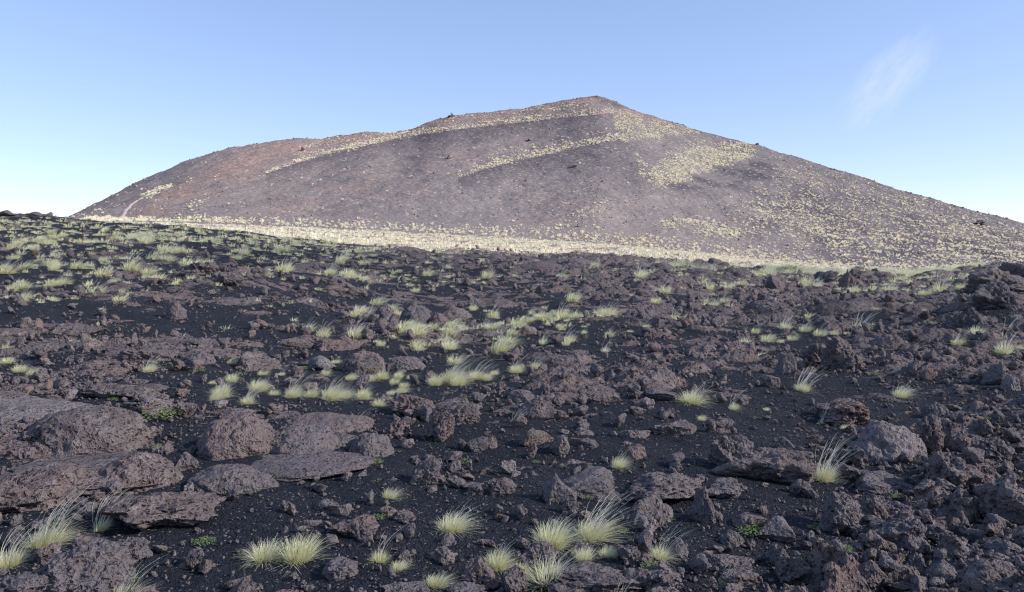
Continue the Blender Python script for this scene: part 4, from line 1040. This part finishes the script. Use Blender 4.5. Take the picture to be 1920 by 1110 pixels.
kk = rng.random(n) < acc * 1.1; PXc, Yc, Zc = PXc[kk], Yc[kk], Zc[kk]; Xc = (PXc - 960) / F * Yc
print('tufts cone', len(Xc), 'foot', len(Xf))
tuft_merge('cone_grass', vcone, Xc, Yc, Zc - .03, np.clip(.5 * (1 - rng.random(len(Xc))) ** -.33, .5, 1.35), 'straw-coloured tussocks in bands and patches over the cone', 'grass', M_straw, 7)

# ------------------------------------------------------------------ small green herbs between the rocks
def herb_mesh(seed, n=260):
    rg = np.random.default_rng(seed); V = []; Fq = []; T = []; Rr = []
    for i in range(n):
        a = rg.random() * 6.283; r = .5 * math.sqrt(rg.random()); x, y = r * math.cos(a), r * math.sin(a); h = (.28 - .4 * r * r) * rg.random() + .02
        b = rg.random() * 6.283; l = rg.uniform(.05, .11); w_ = l * .32; up = rg.uniform(.1, .8) * l
        c, s = math.cos(b), math.sin(b); k = len(V)
        V += [(x, y, h), (x + c * l * .5 - s * w_, y + s * l * .5 + c * w_, h + up * .6), (x + c * l, y + s * l, h + up), (x + c * l * .5 + s * w_, y + s * l * .5 - c * w_, h + up * .6)]
        Fq.append((k, k + 1, k + 2, k + 3)); T += [.2, .6, 1, .6]; Rr += [rg.random() * .6] * 4
    return mesh_np('herb', np.array(V), np.array(Fq), {'t': T, 'rnd': Rr}, M_weed)
HERB = [herb_mesh(3000 + i) for i in range(4)]
HERBS = [
 (300, 783, 62, 'bright green moss patch at the foot of the squarish block'), (75, 770, 28, 'green herb patch on the far left crust'), (212, 750, 16, 'tiny green herb in front of the flat smooth slab'),
 (470, 912, 24, 'green herb at the front foot of the pale ribbed boulder'), (430, 914, 22, 'green herb left of the one at the ribbed boulder'), (515, 888, 20, 'green herb right of the pale ribbed boulder'),
 (550, 864, 30, 'green herbs below the reddish cracked boulder'), (290, 822, 22, 'green herb in the crack of the left pile'), (822, 882, 22, 'bright green upright herb beside the jagged clinker'),
 (818, 895, 12, 'small green herb below the upright one'), (870, 848, 28, 'green herb cushion at the foot of the low brown rock'), (707, 960, 26, 'dark green herb between small rocks left of centre'),
 (1410, 972, 42, 'green leafy herbs in front of the rounded rock pair'), (1525, 968, 20, 'green herb right of the rounded rock pair'), (1252, 948, 26, 'leafy green herb on the cinders beside the clinker ridge'),
 (1578, 1048, 36, 'grey-green herb left of the flat-faced rock'), (1100, 912, 24, 'green herb before the long toothed ledge'), (230, 1062, 42, 'leafy herb behind the low tussock at the bottom left'),
 (382, 992, 36, 'thin green herb beside the slanting slab'), (1503, 1092, 34, 'green herb at the foot of the large split rock'), (1550, 1070, 16, 'green herb on the broken rock'), (1685, 905, 24, 'pale green herb in the dark hollow on the right'),
 (1500, 1022, 24, 'green herb between the rocks above the large split rock'), (1168, 968, 18, 'green herb under the tilted lava plate'), (1220, 1050, 30, 'whitish green herb below the round yellow tussock'),
 (1005, 850, 14, 'tiny green herb below the split angular boulder'), (565, 672, 20, 'green herb below the overhanging crust ledge'), (370, 690, 24, 'green herb under the rounded flat rock'), (450, 690, 22, 'green herb left of the open cinders in the left middle distance'),
 (880, 745, 12, 'tiny green herb on low crust in the middle'), (1850, 775, 16, 'small green herb on the right cinders'), (1735, 780, 18, 'green herb right of the biggest ribbed boulder'), (1635, 698, 20, 'green herbs below the tall rugged crag'), (1685, 702, 12, 'small upright green herb below the smooth tilted slab'),
 (20, 800, 14, 'small green herb at the left edge on the crust'), (705, 858, 26, 'green herb right of the smooth grey boulder'), (1310, 1090, 14, 'small green herb near the bottom right of centre'), (600, 870, 14, 'tiny green herb below the central pile'),
]
for i, (px, row, wp, lab) in enumerate(HERBS):
    x, y = unproj(px, row); wd = wp / F * y * 1.25
    link('green_herb', HERB[i % 4], lab, 'herb', loc=(x, y, float(tz(x, y)[0]) + .002), rot=(0, 0, i), scl=(wd, wd, wd * .7))

# ------------------------------------------------------------------ footpath on the left flank
pp = [(219, 418), (226, 408), (236, 396), (248, 386), (262, 376), (280, 366), (300, 358), (318, 351)]
pv = []; 
for k, (px, row) in enumerate(np.array([(np.interp(u, range(len(pp)), [p[0] for p in pp]), np.interp(u, range(len(pp)), [p[1] for p in pp])) for u in np.linspace(0, 7, 90)])):
    x, y = unproj_cone(px, min(row, 416)); wd_ = .9 if k < 60 else .6
    for s in (-1, -.4, .4, 1):
        xx = x + s * wd_; P1 = 960 + F * xx / y
        pv.append((xx, y, float(cone_z(np.array([P1]), np.array([y]))[0]) + (.22 if abs(s) < 1 else -.25)))
M_path, t_, b_ = newmat('trodden_ash'); n_ = N(t_); pg = n_.node('ShaderNodeNewGeometry').outputs['Position']
n_.l(n_.mix(n_.noise(pg, 1.5, 4), (.24, .20, .21), (.32, .27, .275)), b_.inputs['Base Color']); b_.inputs['Roughness'].default_value = .95
link('path', mesh_np('path', np.array(pv), grid_faces(90, 4), None, M_path), 'pale footpath climbing the left flank of the cone', kind='structure')

# ------------------------------------------------------------------ clouds
def cloud_volume(name, px, row, Y, wpx, hpx, ang, dens, seed, label):
    me = bpy.data.meshes.new(name); bm = bmesh.new(); bmesh.ops.create_icosphere(bm, subdivisions=4, radius=1); bm.to_mesh(me); bm.free()
    m = bpy.data.materials.new('cloud_vapour'); m.use_nodes = True; t = m.node_tree; t.nodes.clear(); n = N(t)
    out = n.node('ShaderNodeOutputMaterial'); vol = n.node('ShaderNodeVolumePrincipled'); n.l(vol.outputs[0], out.inputs['Volume'])
    tc = n.node('ShaderNodeTexCoord').outputs['Object']
    ln = n.node('ShaderNodeVectorMath', operation='LENGTH'); n.l(tc, ln.inputs[0])
    fall = n.ramp(ln.outputs['Value'], [(0., 1.), (.95, 0.)])
    mp = n.node('ShaderNodeMapping'); mp.inputs['Location'].default_value = (seed, seed, 0); mp.inputs['Scale'].default_value = (1.2, 1.7, 1.7); n.l(tc, mp.inputs[0])
    nz = n.ramp(n.noise(mp.outputs[0], 1.5, 8, .68), [(.44, 0.), (.72, 1.)])
    n.l(n.math('MULTIPLY', n.math('MULTIPLY', fall, nz), dens), vol.inputs['Density']); vol.inputs['Color'].default_value = (.97, .97, .98, 1); vol.inputs['Anisotropy'].default_value = .1
    me.materials.append(m)
    s = Y / F
    link(name, me, label, kind='structure', loc=((px - 960) * s, Y, zrow(row, Y)), rot=(0, R(ang), 0), scl=(wpx / 2 * s, hpx / 2 * s, hpx / 2 * s))
cloud_volume('cloud', 1665, 150, 2600, 290, 120, -46, .011, 3.0, 'thin wispy cloud in the upper right of the sky')
cloud_volume('cloud', 1945, 405, 3000, 110, 80, 0, .05, 8.0, 'small white cloud puff at the right edge above the slope')
# unseen cloud added overhead to shade the lava field, letting part of the sun through
def shade_cloud():
    T = 640.0; off = -np.array(ldir) * T
    edge = [(-10, 66), (130, 70), (430, 70), (640, 72), (960, 66), (1300, 68), (1450, 84), (1600, 104), (1750, 122), (1920, 135), (2100, 140)]
    pts = [((px - 960) / F * Y, Y) for px, Y in edge]
    poly = [(-170, 40), (-110, 75)] + pts + [(170, 60), (150, -60), (0, -110), (-150, -60)]
    poly = np.array(poly, float); cx, cy = -5, 10
    nth = 420; th = np.linspace(-np.pi, np.pi, nth, endpoint=False); d = poly - [cx, cy]; an = np.arctan2(d[:, 1], d[:, 0])
    # radius by ray casting against the outline
    rad = np.zeros(nth)
    for i, a in enumerate(th):
        best = 0
        for k in range(len(poly)):
            p = d[k]; q = d[(k + 1) % len(poly)]; e = q - p; den = math.cos(a) * e[1] - math.sin(a) * e[0]
            if abs(den) < 1e-9: continue
            tt = (p[0] * e[1] - p[1] * e[0]) / den; uu = (p[0] * math.sin(a) - p[1] * math.cos(a)) / den
            if tt > 0 and 0 <= uu <= 1: best = max(best, tt)
        rad[i] = best
    rad = rad + 2.2 * fbm2(np.cos(th) * 14, np.sin(th) * 14, 4, 401)
    rho = np.sin(np.linspace(0, np.pi / 2, 40)); V = []
    for side in (1, -1):
        for r in (rho if side == 1 else rho[::-1][1:]):
            x = cx + rad * r * np.cos(th); y = cy + rad * r * np.sin(th)
            h = side * (14 if side == 1 else 7) * math.sqrt(max(0, 1 - r * r)) * (1 + .8 * fbm2(x / 25, y / 25, 4, 402 + side)) if r < 1 else np.zeros(nth)
            V.append(np.stack([x, y, h + 0 * x], 1))
    V = np.concatenate(V) + off
    me = mesh_np('added_shade_cloud', V, grid_faces(79, nth, True), None, None)
    m, t, b = newmat('cloud_white'); n = N(t); tr = n.node('ShaderNodeBsdfTransparent'); df = n.node('ShaderNodeBsdfTranslucent'); d2 = n.node('ShaderNodeBsdfDiffuse'); m1 = n.node('ShaderNodeMixShader'); m2 = n.node('ShaderNodeMixShader')
    df.inputs[0].default_value = (.95, .95, .97, 1); d2.inputs[0].default_value = (.9, .9, .92, 1); m1.inputs[0].default_value = .5; n.l(d2.outputs[0], m1.inputs[1]); n.l(df.outputs[0], m1.inputs[2])
    m2.inputs[0].default_value = .75; n.l(m1.outputs[0], m2.inputs[1]); n.l(tr.outputs[0], m2.inputs[2]); n.l(m2.outputs[0], t.nodes['Material Output'].inputs[0])
    me.materials.append(m)
    link('cloud', me, 'flat grey-white cloud added out of view overhead to shade the lava field', kind='structure')
shade_cloud()
print('done')
